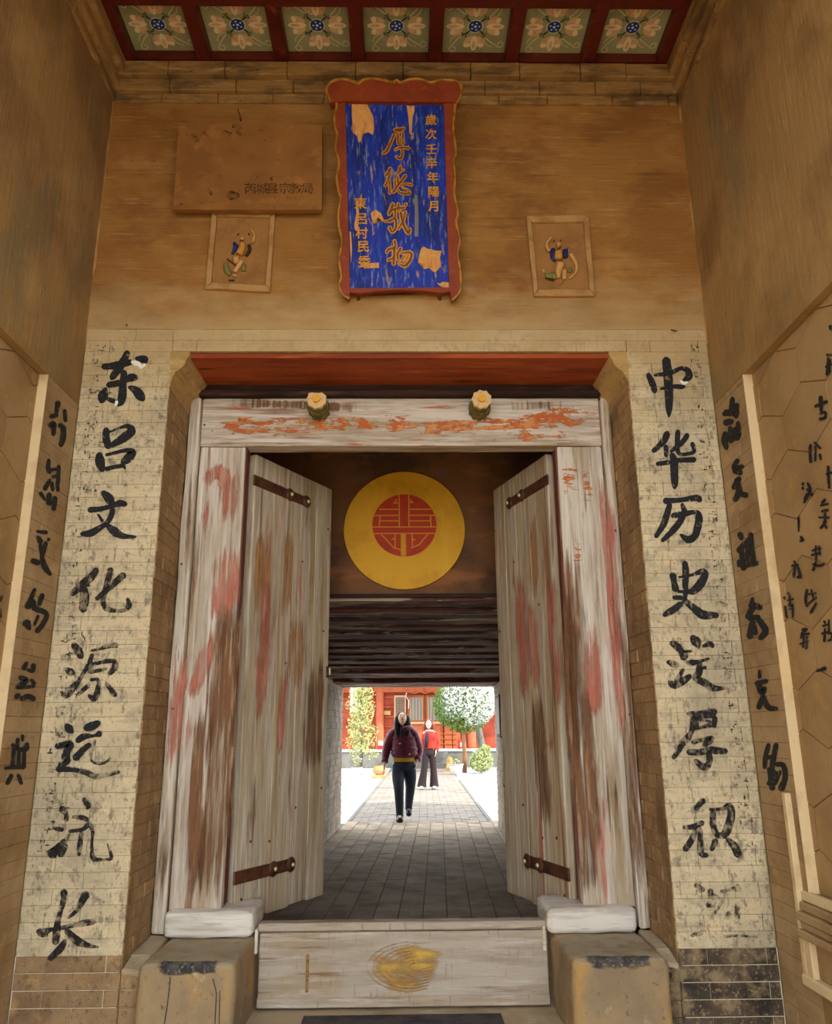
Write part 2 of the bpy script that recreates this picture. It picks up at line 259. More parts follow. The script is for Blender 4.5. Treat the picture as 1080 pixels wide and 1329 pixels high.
M['mustard'] = mat('mustard_knit', srgb('b08a1c'), bump=((V3(60)), .4, .004))
M['navy'] = mat('dark_navy_trouser', srgb('1e2632'), [(srgb('2c3644'), (6, 6, 2), 4, .5, .64, .7)], rough=.8)
M['shoe'] = mat('black_shoe', srgb('121214'), rough=.4)
M['scarf'] = mat('black_scarf', srgb('15151c'))
M['redjacket'] = mat('red_denim_jacket', srgb('b8382c'), [(srgb('9c2a22'), V3(8), 3, .5, .64, .6)])
M['brown'] = mat('dark_brown_trouser', srgb('33262a'))
M['lilac'] = mat('pale_collar', srgb('c8a0a8')); M['shoew'] = mat('white_shoe', srgb('d8d4cc'))

# ------------------------------------------------------------------ mesh helpers
def link(name, me, m, parent=None, loc=None, kind=None):
    o = bpy.data.objects.new(name, me); COL.objects.link(o)
    if m is not None and len(me.materials) == 0:
        for x in (m if isinstance(m, (list, tuple)) else [m]): me.materials.append(x)
    if parent: o.parent = parent
    if loc is not None: o.location = loc
    if kind: o['kind'] = kind
    return o
def empty(name, loc=(0, 0, 0), label=None, cat=None, group=None, kind=None, rz=0):
    o = bpy.data.objects.new(name, None); COL.objects.link(o); o.location = loc; o.rotation_euler = (0, 0, rz)
    o.empty_display_size = .1
    return tag(o, label, cat, group, kind)
def tag(o, label=None, cat=None, group=None, kind=None):
    if label: o['label'] = label
    if cat: o['category'] = cat
    if group: o['group'] = group
    if kind: o['kind'] = kind
    return o
class MB:
    def __init__(s): s.v = []; s.f = []; s.mi = []
    def add(s, vs, fs, mi=0):
        k = len(s.v); s.v += [tuple(v) for v in vs]; s.f += [tuple(i + k for i in f) for f in fs]; s.mi += [mi] * len(fs); return s
    def box(s, a, b, mi=0):
        (x0, y0, z0), (x1, y1, z1) = [min(p, q) for p, q in zip(a, b)], [max(p, q) for p, q in zip(a, b)]
        vs = [(x0, y0, z0), (x1, y0, z0), (x1, y1, z0), (x0, y1, z0), (x0, y0, z1), (x1, y0, z1), (x1, y1, z1), (x0, y1, z1)]
        return s.add(vs, [(0, 3, 2, 1), (4, 5, 6, 7), (0, 1, 5, 4), (1, 2, 6, 5), (2, 3, 7, 6), (3, 0, 4, 7)], mi)
    def prism(s, poly, d, mi=0):
        n = len(poly); d = Vector(d)
        vs = [Vector(p) for p in poly] + [Vector(p) + d for p in poly]
        return s.add(vs, [tuple(range(n)), tuple(range(2 * n - 1, n - 1, -1))] + [(i, i + n, (i + 1) % n + n, (i + 1) % n) for i in range(n)], mi)
    def tube(s, pts, rs, n=8, mi=0, cap=True):
        pts = [Vector(p) for p in pts]; rings = []
        for i, p in enumerate(pts):
            t = (pts[min(i + 1, len(pts) - 1)] - pts[max(i - 1, 0)]).normalized()
            a = t.orthogonal().normalized() if i == 0 else (a - t * a.dot(t)).normalized()
            b = t.cross(a); r = rs[i] if isinstance(rs, (list, tuple)) else rs
            rings.append([p + (a * math.cos(2 * math.pi * k / n) + b * math.sin(2 * math.pi * k / n)) * r for k in range(n)])
        vs = [v for ring in rings for v in ring]; fs = []
        for i in range(len(pts) - 1):
            for k in range(n): fs.append((i * n + k, i * n + (k + 1) % n, (i + 1) * n + (k + 1) % n, (i + 1) * n + k))
        if cap: fs += [tuple(range(n - 1, -1, -1)), tuple((len(pts) - 1) * n + k for k in range(n))]
        return s.add(vs, fs, mi)
    def lathe(s, prof, c=(0, 0, 0), n=20, mi=0):
        vs = []; fs = []; c = Vector(c)
        for r, z in prof: vs += [c + Vector((r * math.cos(2 * math.pi * k / n), r * math.sin(2 * math.pi * k / n), z)) for k in range(n)]
        for i in range(len(prof) - 1):
            for k in range(n): fs.append((i * n + k, i * n + (k + 1) % n, (i + 1) * n + (k + 1) % n, (i + 1) * n + k))
        fs += [tuple(range(n - 1, -1, -1)), tuple((len(prof) - 1) * n + k for k in range(n))]
        return s.add(vs, fs, mi)
    def ball(s, c, r, n=12, m=8, mi=0, rot=None):
        r = (r, r, r) if isinstance(r, (int, float)) else r; vs = []; c = Vector(c)
        for i in range(m + 1):
            t = math.pi * i / m
            for k in range(n):
                p = 2 * math.pi * k / n; v = Vector((r[0] * math.sin(t) * math.cos(p), r[1] * math.sin(t) * math.sin(p), r[2] * math.cos(t)))
                vs.append(c + (rot @ v if rot else v))
        fs = [(i * n + k, (i + 1) * n + k, (i + 1) * n + (k + 1) % n, i * n + (k + 1) % n) for i in range(m) for k in range(n)]
        return s.add(vs, fs, mi)
    def mesh(s, name='m', bevel=0, smooth=False, weld=False):
        me = bpy.data.meshes.new(name); me.from_pydata(s.v, [], s.f); me.update()
        for p, mi in zip(me.polygons, s.mi): p.material_index = mi
        if bevel or weld:
            bm = bmesh.new(); bm.from_mesh(me)
            if weld: bmesh.ops.remove_doubles(bm, verts=bm.verts, dist=1e-5)
            if bevel: bmesh.ops.bevel(bm, geom=list(bm.edges), offset=bevel, segments=2 if bevel > .008 else 1, affect='EDGES', profile=.6)
            bmesh.ops.recalc_face_normals(bm, faces=bm.faces)
            bm.to_mesh(me); bm.free()
        if smooth:
            for p in me.polygons: p.use_smooth = True
        return me
    def build(s, name, m, parent=None, bevel=0, smooth=False, loc=None, kind=None, weld=False):
        return link(name, s.mesh(name, bevel, smooth, weld), m, parent, loc, kind)
def rough_edges(me, amp, seed=0, sub=3):
    """cut long edges and shake the vertices a little, for hand-worn wood and stone"""
    bm = bmesh.new(); bm.from_mesh(me); rr = random.Random(seed)
    for _ in range(sub):
        ed = [e for e in bm.edges if e.calc_length() > .16]
        if ed: bmesh.ops.subdivide_edges(bm, edges=ed, cuts=1, use_grid_fill=True)
    for v in bm.verts: v.co += Vector((rr.uniform(-amp, amp), rr.uniform(-amp, amp), rr.uniform(-amp, amp)))
    bmesh.ops.triangulate(bm, faces=bm.faces); bm.to_mesh(me); bm.free(); return me

# ------------------------------------------------------------------ bricks
_bc = {}
def brick_mesh(L, D, H, m, tag_=''):
    k = (round(L, 2), D, H, m.name)
    if k not in _bc:
        c = .0012 if 'wash' in m.name or 'side' in m.name else .0035; x, z = round(L, 2) / 2, H / 2
        f = [(-x + c, 0, -z + c), (x - c, 0, -z + c), (x - c, 0, z - c), (-x + c, 0, z - c)]
        g = [(-x, c, -z), (x, c, -z), (x, c, z), (-x, c, z)]; b = [(p[0], D, p[2]) for p in g]
        vs = f + g + b; fs = [(0, 1, 2, 3)]
        for i in range(4):
            j = (i + 1) % 4; fs += [(i + 4, j + 4, j, i), (i + 8, j + 8, j + 4, i + 4)]
        me = bpy.data.meshes.new('brick'); me.from_pydata(vs, [], fs); me.update(); me.materials.append(m); _bc[k] = me
    return _bc[k]
def brick_field(parent, origin, u, n, u0, u1, z0, z1, pick, L=.29, H=.075, gap=None, jit=.0009, D=.02, skip=None, name='brick', cap=300):
    """bricks on the vertical plane through origin along unit u; n is the outward normal"""
    u = Vector(u); n = Vector(n); o = Vector(origin)
    rot = math.atan2(u.y, u.x); r = 0; count = 0; z = z0
    if abs(Vector((-math.sin(rot), math.cos(rot), 0)).dot(n) - 1) < .1: rot += math.pi   # brick front faces -Y locally
    while z < z1 - .02:
        h = min(H, z1 - z); off = 0 if r % 2 else L / 2
        x = u0 - off
        while x < u1 - .005:
            a, b = max(x, u0), min(x + L, u1)
            if b - a > .03 and not (skip and skip((a + b) / 2, z + h / 2)):
                m = pick((a + b) / 2, z + h / 2)
                gp = gap or (.0012 if 'wash' in m.name or 'side' in m.name else .004)
                me = brick_mesh(b - a - gp, D, round(h - gp, 4), m)
                ob = bpy.data.objects.new(name, me); COL.objects.link(ob); ob.parent = parent
                p = o + u * ((a + b) / 2) + n * random.uniform(-jit, jit) * (.4 if 'wash' in m.name else 1); p.z = z + h / 2
                ob.location = p; ob.rotation_euler = (0, random.uniform(-.003, .003), rot); count += 1
            x += L
        z += H; r += 1
    return count

# ================================================================== SETTING
XL, XR = -1.89, 1.84          # side walls
OL, OR = -1.372, 1.345        # door opening
ZT = 3.605                    # opening top
BZ = 3.75                     # bricks up to here
FY = .45                      # door frame plane

# front wall: one core slab with the opening, bricks and render on it
wf = empty('wall_front', kind='structure')
core = MB()
for a, b in [((-4.2, .016, -.1), (OL, .47, ZT)), ((OR, .016, -.1), (4.2, .47, ZT)), ((-4.2, .016, ZT), (4.2, .47, 6.2))]:
    core.box(a, b)
for X_, s_ in ((XL, 1), (XR, -1)):
    me = MB().prism([(X_ - s_ * .01, .01, 0), (X_ + s_ * .012, .01, 0), (X_ - s_ * .01, -.014, 0)], (0, 0, 1.75)).mesh('m', weld=True); link('corner_mortar', rough_edges(me, .006, 3, 6), M['relframe'], wf, (0, 0, 3.66))
core.build('wall_core', M['joint'], wf)
MB().box((XL, .009, .375), (OL - .01, .016, BZ)).box((OR + .01, .009, .375), (XR, .016, BZ)).box((OL, .009, ZT + .01), (OR, .016, BZ)).build('limewash_joint', M['jointw'], wf)
MB().box((XL + .0, .006, 0), (OL - .012, .016, .375)).box((OR + .012, .006, 0), (XR, .016, .375)).build('mortar_bed', M['mortar'], wf)
up = MB().box((XL - .05, 0, BZ), (XR + .05, .016, 5.5)).mesh('upper_render')
up = link('upper_render', rough_edges(up, .0015, 3, 5), M['upper'], wf)
def pickf(x, z):
    if z < .355 + (.03 if x > 0 else 0):
        return M['baredark'] if x > 0 else M['bare']
    return M['wash']
c1 = brick_field(wf, (0, 0, 0), (1, 0, 0), (0, -1, 0), XL + .004, OL, .0, BZ, pickf)
c2 = brick_field(wf, (0, 0, 0), (1, 0, 0), (0, -1, 0), OR, XR - .004, .0, BZ, pickf)
brick_field(wf, (0, 0, 0), (1, 0, 0), (0, -1, 0), OL, -1.270, .0, .30, pickf)
brick_field(wf, (0, 0, 0), (1, 0, 0), (0, -1, 0), 1.276, OR, .0, .30, pickf)
c3 = brick_field(wf, (0, 0, 0), (1, 0, 0), (0, -1, 0), OL, OR, ZT, BZ, pickf, H=.0725)
# corbel bricks at the upper corners of the opening
for s, X in ((1, OL), (-1, OR)):
    MB().prism([(X + s * a, 0, z) for a, z in ((-.01, 3.36), (.004, 3.38), (.012, 3.43), (.03, 3.47), (.062, 3.495), (.082, 3.52), (.088, 3.55), (.104, 3.575), (.108, ZT - .002), (-.01, ZT - .002))], (0, FY, 0)).build('corbel_brick', M['band'], wf, weld=True)
# brick reveals either side of the doorway
wrl = empty('wall_reveal_left', kind='structure'); wrr = empty('wall_reveal_right', kind='structure')
brick_field(wrl, (OL + .004, 0, 0), (0, 1, 0), (1, 0, 0), .004, FY, .36, 3.40, lambda a, z: M['reveal'], L=.26, jit=.003)
brick_field(wrr, (OR - .004, 0, 0), (0, 1, 0), (-1, 0, 0), .004, FY, .36, 3.40, lambda a, z: M['reveal'], L=.26, jit=.003)
# soffit of the opening: orange-red boards on the underside of the wall
tr = empty('trim_1', kind='structure')
for k in range(3):
    y0 = .03 + k * .14
    me = MB().box((OL + .10, y0, ZT - .03 + .004 * k), (OR - .10, y0 + .132, ZT + .02)).mesh('p'); link('soffit_board', rough_edges(me, .0015, k, 4), M['redlintel'], tr)

# side walls
NY0, NY1, NZ0, NZ1, ND = -2.6, -.40, .69, 3.262, .052
for side, X, s in (('left', XL, -1), ('right', XR, 1)):
    ws = empty('wall_' + side, kind='structure')
    ye = -3.7
    b = MB()
    b.box((X, ye, NZ1), (X + s * .4, .0, 6.0)); b.box((X, NY0, -.1), (X + s * .4, ye, NZ1))
    b.box((X + s * .012, NY1, -.1), (X + s * .4, 0, NZ1)); b.box((X, NY0, -.1), (X + s * .4, NY1, NZ0)); b.box((X + s * ND, NY0, NZ0), (X + s * .4, NY1, NZ1))
    b.build('wall_core', M['side'], ws)
    brick_field(ws, (X, 0, 0), (0, 1, 0), (-s, 0, 0), NY1, -.002, 0, NZ1 - .002, lambda a, z: M['sidebrick'], L=.27, jit=.0012)
    # niche reveal facing outward, its brighter light painted in as a pale colour
    MB().box((X - s * .002, NY1 - .001, NZ0), (X + s * ND, NY1 - .006, NZ1)).build('niche_reveal', M['nicheframe'], ws)
    # large hexagonal facing tiles set in the niche
    hx, hz = .21, .20; r0 = 0; z = NZ0 - .05
    def clip(poly, y0, y1, z0, z1):
        for ax, val, sg in ((0, y0, 1), (0, y1, -1), (1, z0, 1), (1, z1, -1)):
            out = []
            for i in range(len(poly)):
                p, q = poly[i - 1], poly[i]; a, bq = (p[ax] - val) * sg, (q[ax] - val) * sg
                if (a >= 0) != (bq >= 0): t = a / (a - bq); out.append((p[0] + (q[0] - p[0]) * t, p[1] + (q[1] - p[1]) * t))
                if bq >= 0: out.append(q)
            poly = out
            if len(poly) < 3: return None
        return poly
    for i in range(12):
        for j in range(5):
            cz = NZ0 + .02 + i * hz * 1.5 * .88; cy = NY1 - .06 - j * hx * 2 + (hx if i % 2 else 0)
            if cz > NZ1 + .2 or cy < NY1 - 1.3: continue
            g = .004
            hexa = [(cy + hx - g, cz - .09 + g), (cy + hx - g, cz + .09 - g), (cy, cz + .176 - g), (cy - hx + g, cz + .09 - g), (cy - hx + g, cz - .09 + g), (cy, cz - .176 + g)]
            pl = clip(hexa, -9, NY1 - .008, NZ0 + .004, NZ1 - .004)
            if not pl: continue
            dx = random.uniform(.004, .008)
            MB().prism([(X + s * (ND - dx), p[0], p[1]) for p in pl], (s * .03, 0, 0)).build('tile', M['niche'], ws, weld=True)
    # stepped cornice under the ceiling
    for (za, zb, pr) in ((5.40, 5.475, .018), (5.475, 5.56, .05), (5.56, 5.665, .085)):
        y = -.0
        while y > ye:
            L = .34; yy = max(y - L + .004, ye)
            me = MB().box((X - s * pr, y, za), (X + s * .02, yy, zb - .003)).mesh('c', bevel=.004); link('cornice_brick', me, M['cornice'], ws); y -= L
for (za, zb, pr) in ((5.385, 5.455, .016), (5.455, 5.55, .04), (5.55, 5.66, .075)):
    x = XL + .02
    while x < XR - .02:
        L = random.uniform(.3, .46); xe = min(x + L, XR - .02)
        me = MB().box((x, -pr - random.uniform(0, .006), za), (xe - .004, .02, zb - .004)).mesh('c', bevel=.004); link('cornice_brick', me, M['cornice'], wf); x = xe
# carved sill and lower panel under the right-hand niche
t3 = empty('trim_2', kind='structure')
X = XR
MB().box((X - .028, -.305, .33), (X + .02, -.345, 1.12)).build('frame_strip', M['nicheframe'], t3, bevel=.006)
MB().box((X - .012, -.345, .655), (X + .02, -1.5, .695)).build('frame_strip', M['nicheframe'], t3, bevel=.004)
for k, (za, zb, pr) in enumerate(((.615, .652, .03), (.575, .613, .05), (.54, .573, .035), (.505, .538, .055))):
    MB().box((X - pr, -.352, za), (X + .02, -1.5, zb)).build('sill_moulding', M['sidebrick'], t3, bevel=.006)
MB().box((X - .03, -.352, .33), (X + .02, -.41, .503)).build('frame_strip', M['nicheframe'], t3, bevel=.004)
MB().box((X - .004, -.412, .35), (X + .02, -1.5, .503)).build('sunk_panel', M['niche'], t3)
MB().box((X - .036, -.30, .295), (X + .02, -1.5, .345)).build('ledge', M['nicheframe'], t3, bevel=.008)
# render on the lower side walls is left to the wall itself

# ceiling: red rails and painted boards
ce = empty('ceiling', kind='structure')
PW, PG = .418, .088; px0 = -1.76
MB().box((XL - .3, -3.7, 5.80), (XR + .3, .4, 6.2)).build('roof_slab', M['soot'], ce)
fm = None
def flower():
    b = MB(); z = 0
    def disc(cx, cy, rx, ry, zz, mi, n=16, a=0):
        b.add([(cx + rx * math.cos(t) * math.cos(a) - ry * math.sin(t) * math.sin(a), cy + rx * math.cos(t) * math.sin(a) + ry * math.sin(t) * math.cos(a), zz)
               for t in [2 * math.pi * k / n for k in range(n)]], [tuple(range(n - 1, -1, -1))], mi)
    def rib(pts, w_, zz, mi):
        for i in range(len(pts) - 1):
            p, q = Vector(pts[i]), Vector(pts[i + 1]); t = (q - p).normalized(); nn = Vector((-t.y, t.x)) * w_ / 2; p = p - t * w_ * .2; q = q + t * w_ * .2
            b.add([(p.x + nn.x, p.y + nn.y, zz), (q.x + nn.x, q.y + nn.y, zz), (q.x - nn.x, q.y - nn.y, zz), (p.x - nn.x, p.y - nn.y, zz)], [(0, 1, 2, 3)], mi)
    for k in range(4):
        a = k * math.pi / 2; ca, sa = math.cos(a), math.sin(a); f = lambda x, y: (x * ca - y * sa, x * sa + y * ca)
        for dy in (-.034, .034):
            c = f(.105, dy); disc(c[0], c[1], .042, .022, -.0005, 0, a=a + dy * 12)
            c = f(.126, dy * 1.15); disc(c[0], c[1], .014, .02, -.0010, 1, a=a)
        c = f(.112, 0); disc(c[0], c[1], .052, .02, -.0014, 1, a=a)
        c = f(.122, 0); disc(c[0], c[1], .028, .010, -.0018, 0, a=a)
        # spiral curls between the petals
        pts = []
        for i in range(9): t = i / 8; pts.append(f(.05 + .10 * t, .055 + .085 * t ** .7))
        cx_, cy_ = .150, .118
        for i in range(1, 9): t = i / 8 * 5.0; r = .024 * (1 - i / 14); pts.append(f(cx_ + r * math.cos(math.pi / 2 - t), cy_ + r * math.sin(math.pi / 2 - t)))
        rib(pts, .007, -.0006, 2)
        pts = [f(.05 + .085 * i / 6 + .02 * math.sin(i / 6 * 3), -.05 - .06 * (i / 6) ** 2) for i in range(7)]
        rib(pts, .005, -.0007, 2)
        rib([f(.028, .028), f(.05, .045), f(.062, .072)], .006, -.0012, 4); rib([f(.028, -.028), f(.05, -.045), f(.072, -.052)], .006, -.0012, 4)
        for q in ((.066, .05), (.05, .07)): c = f(*q); disc(c[0], c[1], .007, .004, -.0016, 4, 8)
    disc(0, 0, .044, .044, -.0008, 2, 20); disc(0, 0, .038, .038, -.0018, 3, 20)
    for k in range(5): t = k * 2 * math.pi / 5 + .3; disc(.022 * math.cos(t), .022 * math.sin(t), .0055, .0055, -.0023, 5, 8)
    disc(0, 0, .008, .008, -.0023, 5, 8)
    b.v = [(v[0] * 1.14, v[1] * 1.14, v[2]) for v in b.v]; me = b.mesh('flower_motif')
    for k in ('petal', 'petal2', 'curl', 'fblue', 'fdark', 'fdot'): me.materials.append(M[k])
    return me
FM = flower()
MB().box((XL - .4, -3.7, 4.85), (XR + .4, -3.95, 6.2)).build('sky_block_beam', M['redrail'], ce)  # unseen beam, added to block sky light from the upper wall
pan = MB().box((-PW / 2 - .01, -PW / 2 - .01, 0), (PW / 2 + .01, PW / 2 + .01, .02)).mesh('panel')
PITCH = PW + PG
for j in range(3):
    for i in range(7):
        cx_ = px0 + PW / 2 + i * PITCH; cy_ = -.045 - PW / 2 - j * PITCH
        p = link('ceiling_panel', pan, M['ceilpanel'], ce, (cx_, cy_, 5.765)); f_ = link('flower_motif', FM, None, p, (0, 0, -.001)); f_.rotation_euler = (0, 0, random.choice((0, 1, 2, 3)) * math.pi / 2)
rl = MB().box((XL + .01, -.045, 5.665), (XR - .01, .0, 5.76)).mesh('r', bevel=.005); link('ceiling_rail', rl, M['redrail'], ce)
MB().box((XL + .03, -.045, 5.69), (XR - .03, -.055, 5.76)).build('ceiling_rail', M['redrail'], ce)
for j in range(3):
    y = -.045 - PW - j * PITCH
    MB().box((XL + .03, y, 5.672), (XR - .03, y - PG, 5.77)).build('ceiling_rail', M['redrail'], ce, bevel=.006)
for i in range(8):
    x = px0 - PG + i * PITCH
    MB().box((x, -.05, 5.670), (x + PG, -1.62, 5.772)).build('ceiling_rail', M['redrail'], ce, bevel=.006)
MB().box((XL, -1.6, 5.74), (XR, -3.7, 5.80)).build('plain_boards', M['redrail'], ce)

# ground outside, porch floor
fo = empty('floor_outer', kind='structure')
MB().box((-30, -26, -.30), (30, -.62, -.12)).build('forecourt', M['dust'], fo)
MB().box((OL - .6, -.62, -.30), (OR + .6, FY + .02, .0)).build('step', M['dust'], fo, bevel=.01)
MB().box((-.52, -.02, .0), (.50, .33, .006)).build('slate_inset', M['slab'], fo, bevel=.002)

# chamber behind the doors
ch = empty('wall_chamber', kind='structure')
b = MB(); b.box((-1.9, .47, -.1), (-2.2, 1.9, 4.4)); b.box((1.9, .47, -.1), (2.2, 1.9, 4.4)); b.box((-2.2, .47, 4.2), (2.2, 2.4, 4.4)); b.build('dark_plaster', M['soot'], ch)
wp = empty('wall_partition', kind='structure')
ZB0 = on(525, 776, 1, 1.9).z
me = MB().box((-2.2, 1.9, ZB0 + .03), (2.2, 2.1, 4.4)).mesh('p'); link('painted_panel', me, M['partition'], wp)
MB().box((-2.2, 1.9, -.1), (-1.26, 2.1, ZB0 + .03)).box((1.17, 1.9, -.1), (2.2, 2.1, ZB0 + .03)).build('side_piers', M['pbrick'], wp)
MB().box((-1.3, 1.875, ZB0 + .0), (1.2, 1.9, ZB0 + .03)).build('moulding', M['darkwood'], wp)

# lintel planks roofing the passage, each a little lower than the one before
pxL = lambda Y: -1.026 + .0425 * (Y - 7); pxR = lambda Y: 1.37 + .0425 * (Y - 7)
tl = empty('trim_3', kind='structure')
ys = [776, 790, 803, 820, 839, 855, 868, 880, 892]
nrm = Vector((0, -.052, -1)); P0 = Vector((0, 1.9, ZB0))
pts = [onp(525, y, P0, Vector((0, .052, 1))) for y in ys]
for k in range(8):
    a, b_ = pts[k], pts[k + 1]; zz = b_.z if k else a.z - .0
    y0, y1 = a.y, b_.y
    n_sub = 2 if 1 < k < 6 else 1
    for q in range(n_sub):
        ya = y0 + (y1 - y0) * q / n_sub; yb = y0 + (y1 - y0) * (q + 1) / n_sub
        zq = a.z + (b_.z - a.z) * (q + 1) / n_sub
        xa, xb = pxL(ya) - .12, pxR(ya) + .12
        me = MB().box((xa, ya + .012, zq), (xb, yb - .004, zq + .16)).mesh('pl'); link('plank', rough_edges(me, .004, k * 3 + q, 3), M['lintel'], tl)
ZE = pts[-1].z; YE = pts[-1].y
MB().box((-2.0, 2.11, ZB0 + .2), (2.2, YE, ZB0 + .5)).build('upper_slab', M['soot'], tl)
# passage walls and floor
for side, fx, s in (('left', pxL, -1), ('right', pxR, 1)):
    wq = empty('wall_passage_' + side, kind='structure')
    a, b_ = Vector((fx(1.9), 1.9, 0)), Vector((fx(YE), YE, 0)); u = (b_ - a).normalized(); n = Vector((-s * u.y, s * u.x, 0))
    MB().prism([a - n * .01, b_ - n * .01, b_ - n * .6, a - n * .6], (0, 0, 2.6)).build('wall_core', M['pmortar'], wq, weld=True)
    Ln = (b_ - a).length
    brick_field(wq, a, u, n, Ln - 2.9, Ln, 0, 2.2, lambda x, z: M['pbrick'], L=.30, H=.085, gap=.010, D=.012, jit=.003)
fp = empty('floor_passage', kind='structure')
MB().box((-2.2, FY + .08, -.2), (2.2, 9.2, -.010)).build('joint_bed', M['floorj'], fp)
TW, TL = .195, .385; sk = .0425
for j in range(23):
    for i in range(13):
        y0 = .55 + j * TL - (TL / 2 if i % 2 else 0); x0 = -1.24 + i * TW + sk * (y0 - 2)
        if y0 < .5: continue
        key = 'pv'
        if key not in _bc: _bc[key] = MB().box((0, 0, -.03), (TW - .008, TL - .008, 0)).mesh('paver', bevel=.004)
        o = link('paver', _bc[key], M['paver'], fp, (x0, y0, random.uniform(-.003, .002))); o.rotation_euler = (0, 0, -sk)

# gatehouse mass above and behind (out of frame above the doorway)
gh = empty('wall_gatehouse', kind='structure')
b = MB(); b.box((-8, .47, 4.4), (8, 8.6, 7.5)); b.box((-8, .48, -.1), (-2.2, 8.6, 4.4)); b.box((2.2, .48, -.1), (8, 8.6, 4.4)); b.box((-8, 8.3, 2.5), (8, YE, 7.5))
b.box((-8, 2.2, 2.9), (8, 8.5, 4.4)); b.build('masonry', M['plinth'], gh)

# ================================================================== courtyard
fc = empty('floor_courtyard', kind='structure')
MB().box((-30, 8.3, -.3), (30, 60, -.03)).build('pale_ground', M['court'], fc)
pj = MB(); sk2 = .023
b = MB()
PX = lambda Y: (-.82 + sk2 * (Y - 11.4), 1.42 + sk2 * (Y - 11.4))
MB().add([(PX(9.1)[0], 9.1, -.028), (PX(9.1)[1], 9.1, -.028), (PX(29)[1], 29, -.028), (PX(29)[0], 29, -.028)], [(0, 1, 2, 3)]).build('path_bed', M['court'], fc)
for j in range(110):
    y0 = 9.15 + j * .18
    for i in range(-1, 8):
        x0 = PX(y0)[0] + i * .28 + (.14 if j % 2 else 0)
        if i < 0:
            if j % 2: b.box((PX(y0)[0], y0, -.03), (PX(y0)[0] + .13, y0 + .172, -.012))
            continue
        xe_ = min(x0 + .27, PX(y0)[1])
        if xe_ - x0 < .03: continue
        b.box((x0, y0, -.03), (xe_, y0 + .172, -.012 + random.uniform(-.003, .003)))
b.build('path_bricks', M['path'], fc, kind='stuff')
for (xa, xb) in ((-4.5, -1), (1.6, 4.5)): pass
MB().prism([(PX(9.1)[0] - .06, 9.1, -.03), (PX(29)[0] - .06, 29, -.03), (PX(29)[0], 29, -.03), (PX(9.1)[0], 9.1, -.03)], (0, 0, .03)).build('kerb', M['plinth'], fc, weld=True)
MB().prism([(PX(9.1)[1] + .06, 9.1, -.03), (PX(9.1)[1], 9.1, -.03), (PX(29)[1], 29, -.03), (PX(29)[1] + .06, 29, -.03)], (0, 0, .03)).build('kerb', M['plinth'], fc, weld=True)

# red hall across the courtyard
HY = 30.0
hall = empty('temple_hall', (0, HY, 0), 'red timbered hall on a grey brick plinth across the sunlit courtyard', 'building')
def hb(name, a, b_, m, bevel=0, parent=None):
    return MB().box(a, b_).build(name, M[m], parent or hall, bevel=bevel)
hb('wall', (-9, .15, .6), (9, 5, 4.6), 'hall')
hb('plinth', (-9, -1.1, -.03), (9, 5, .62), 'plinth')
hb('plinth_edge', (-9, -1.15, .6), (9, .2, .68), 'court')
for k in range(3): hb('step', (.2, -2.2 + k * .36, -.03 + k * .0), (1.75, -1.1, .18 + k * .2), 'plinth', .01)
for x in (-3.6, -1.0, 2.85, 5.4): MB().lathe([(.20, .66), (.17, .80), (.16, 4.2)], (x, -.05, 0), 20).build('column', M['halllight'], hall, smooth=True)
hb('beam', (-9, -.15, 2.98), (9, .1, 3.5), 'hallwood')
for zz in (1.0, 1.25, 1.55, 1.95, 2.35, 2.75): hb('wall_rail', (-.82, .08, zz), (-.42, .15, zz + .05), 'hallwood')
for zz in (1.0, 1.6, 2.2, 2.7): hb('wall_rail', (-3.4, .08, zz), (-1.2, .15, zz + .05), 'hallwood')
hb('notice_paper', (-.86, .06, 2.05), (-.55, .08, 2.22), 'tanstone')
wn = hb('window', (-.40, .05, 1.75), (.10, .16, 2.85), 'cream')
hb('pane', (-.34, .04, 1.82), (.04, .05, 2.78), 'bluepane', parent=wn)
lt = MB()
for k in range(9): lt.box((-.34 + k * .047, .022, 1.82), (-.332 + k * .047, .04, 2.78))
for k in range(20): lt.box((-.34, .022, 1.82 + k * .05), (.04, .04, 1.828 + k * .05))
lt.build('lattice', M['cream'], wn)
for x0 in (.17, .92):
    d = hb('door_panel', (x0, .02, .68), (x0 + .72, .14, 2.85), 'halldoor', .01)
    hb('pane', (x0 + .09, .0, 1.82), (x0 + .63, .02, 2.76), 'greypane', parent=d)
    for k in range(5): hb('mullion', (x0 + .09 + k * .13, -.015, 1.82), (x0 + .11 + k * .13, .0, 2.76), 'cream', parent=d)
    hb('door_rail', (x0 + .03, -.01, 1.68), (x0 + .69, .02, 1.76), 'cream', parent=d)
    hb('lower_panel', (x0 + .1, -.01, .8), (x0 + .62, .02, 1.6), 'hallwood', .006, parent=d)
for x0 in (1.7, 2.05): 
    hb('door_panel', (x0, .02, .68), (x0 + .32, .14, 2.85), 'hallwood', .01)
for zz in (.85, 1.05, 1.25): hb('bench_rail', (1.45, -.02, zz), (2.2, .02, zz + .03), 'halldoor')
pts_ = [(.1 + t * 1.5 / 20, -.2, 2.96 + .035 * math.sin(t * 1.0)) for t in range(21)]
MB().tube(pts_, .02, 6).build('garland', M['halllight'], hall, smooth=True)
MB().tube([(.12, -.2, 2.95), (.10, -.2, 2.8), (.22, -.2, 2.62), (.2, -.2, 2.3)], .018, 6).build('hanging_cord', M['white'], hall, smooth=True)
rf = MB().prism([(-9.5, -1.6, 4.2), (-9.5, 2.5, 6.4), (-9.5, 6, 4.4), (-9.5, 6, 4.2), (-9.5, -1.6, 4.05)], (19, 0, 0)).build('roof', M['plinth'], hall, weld=True)

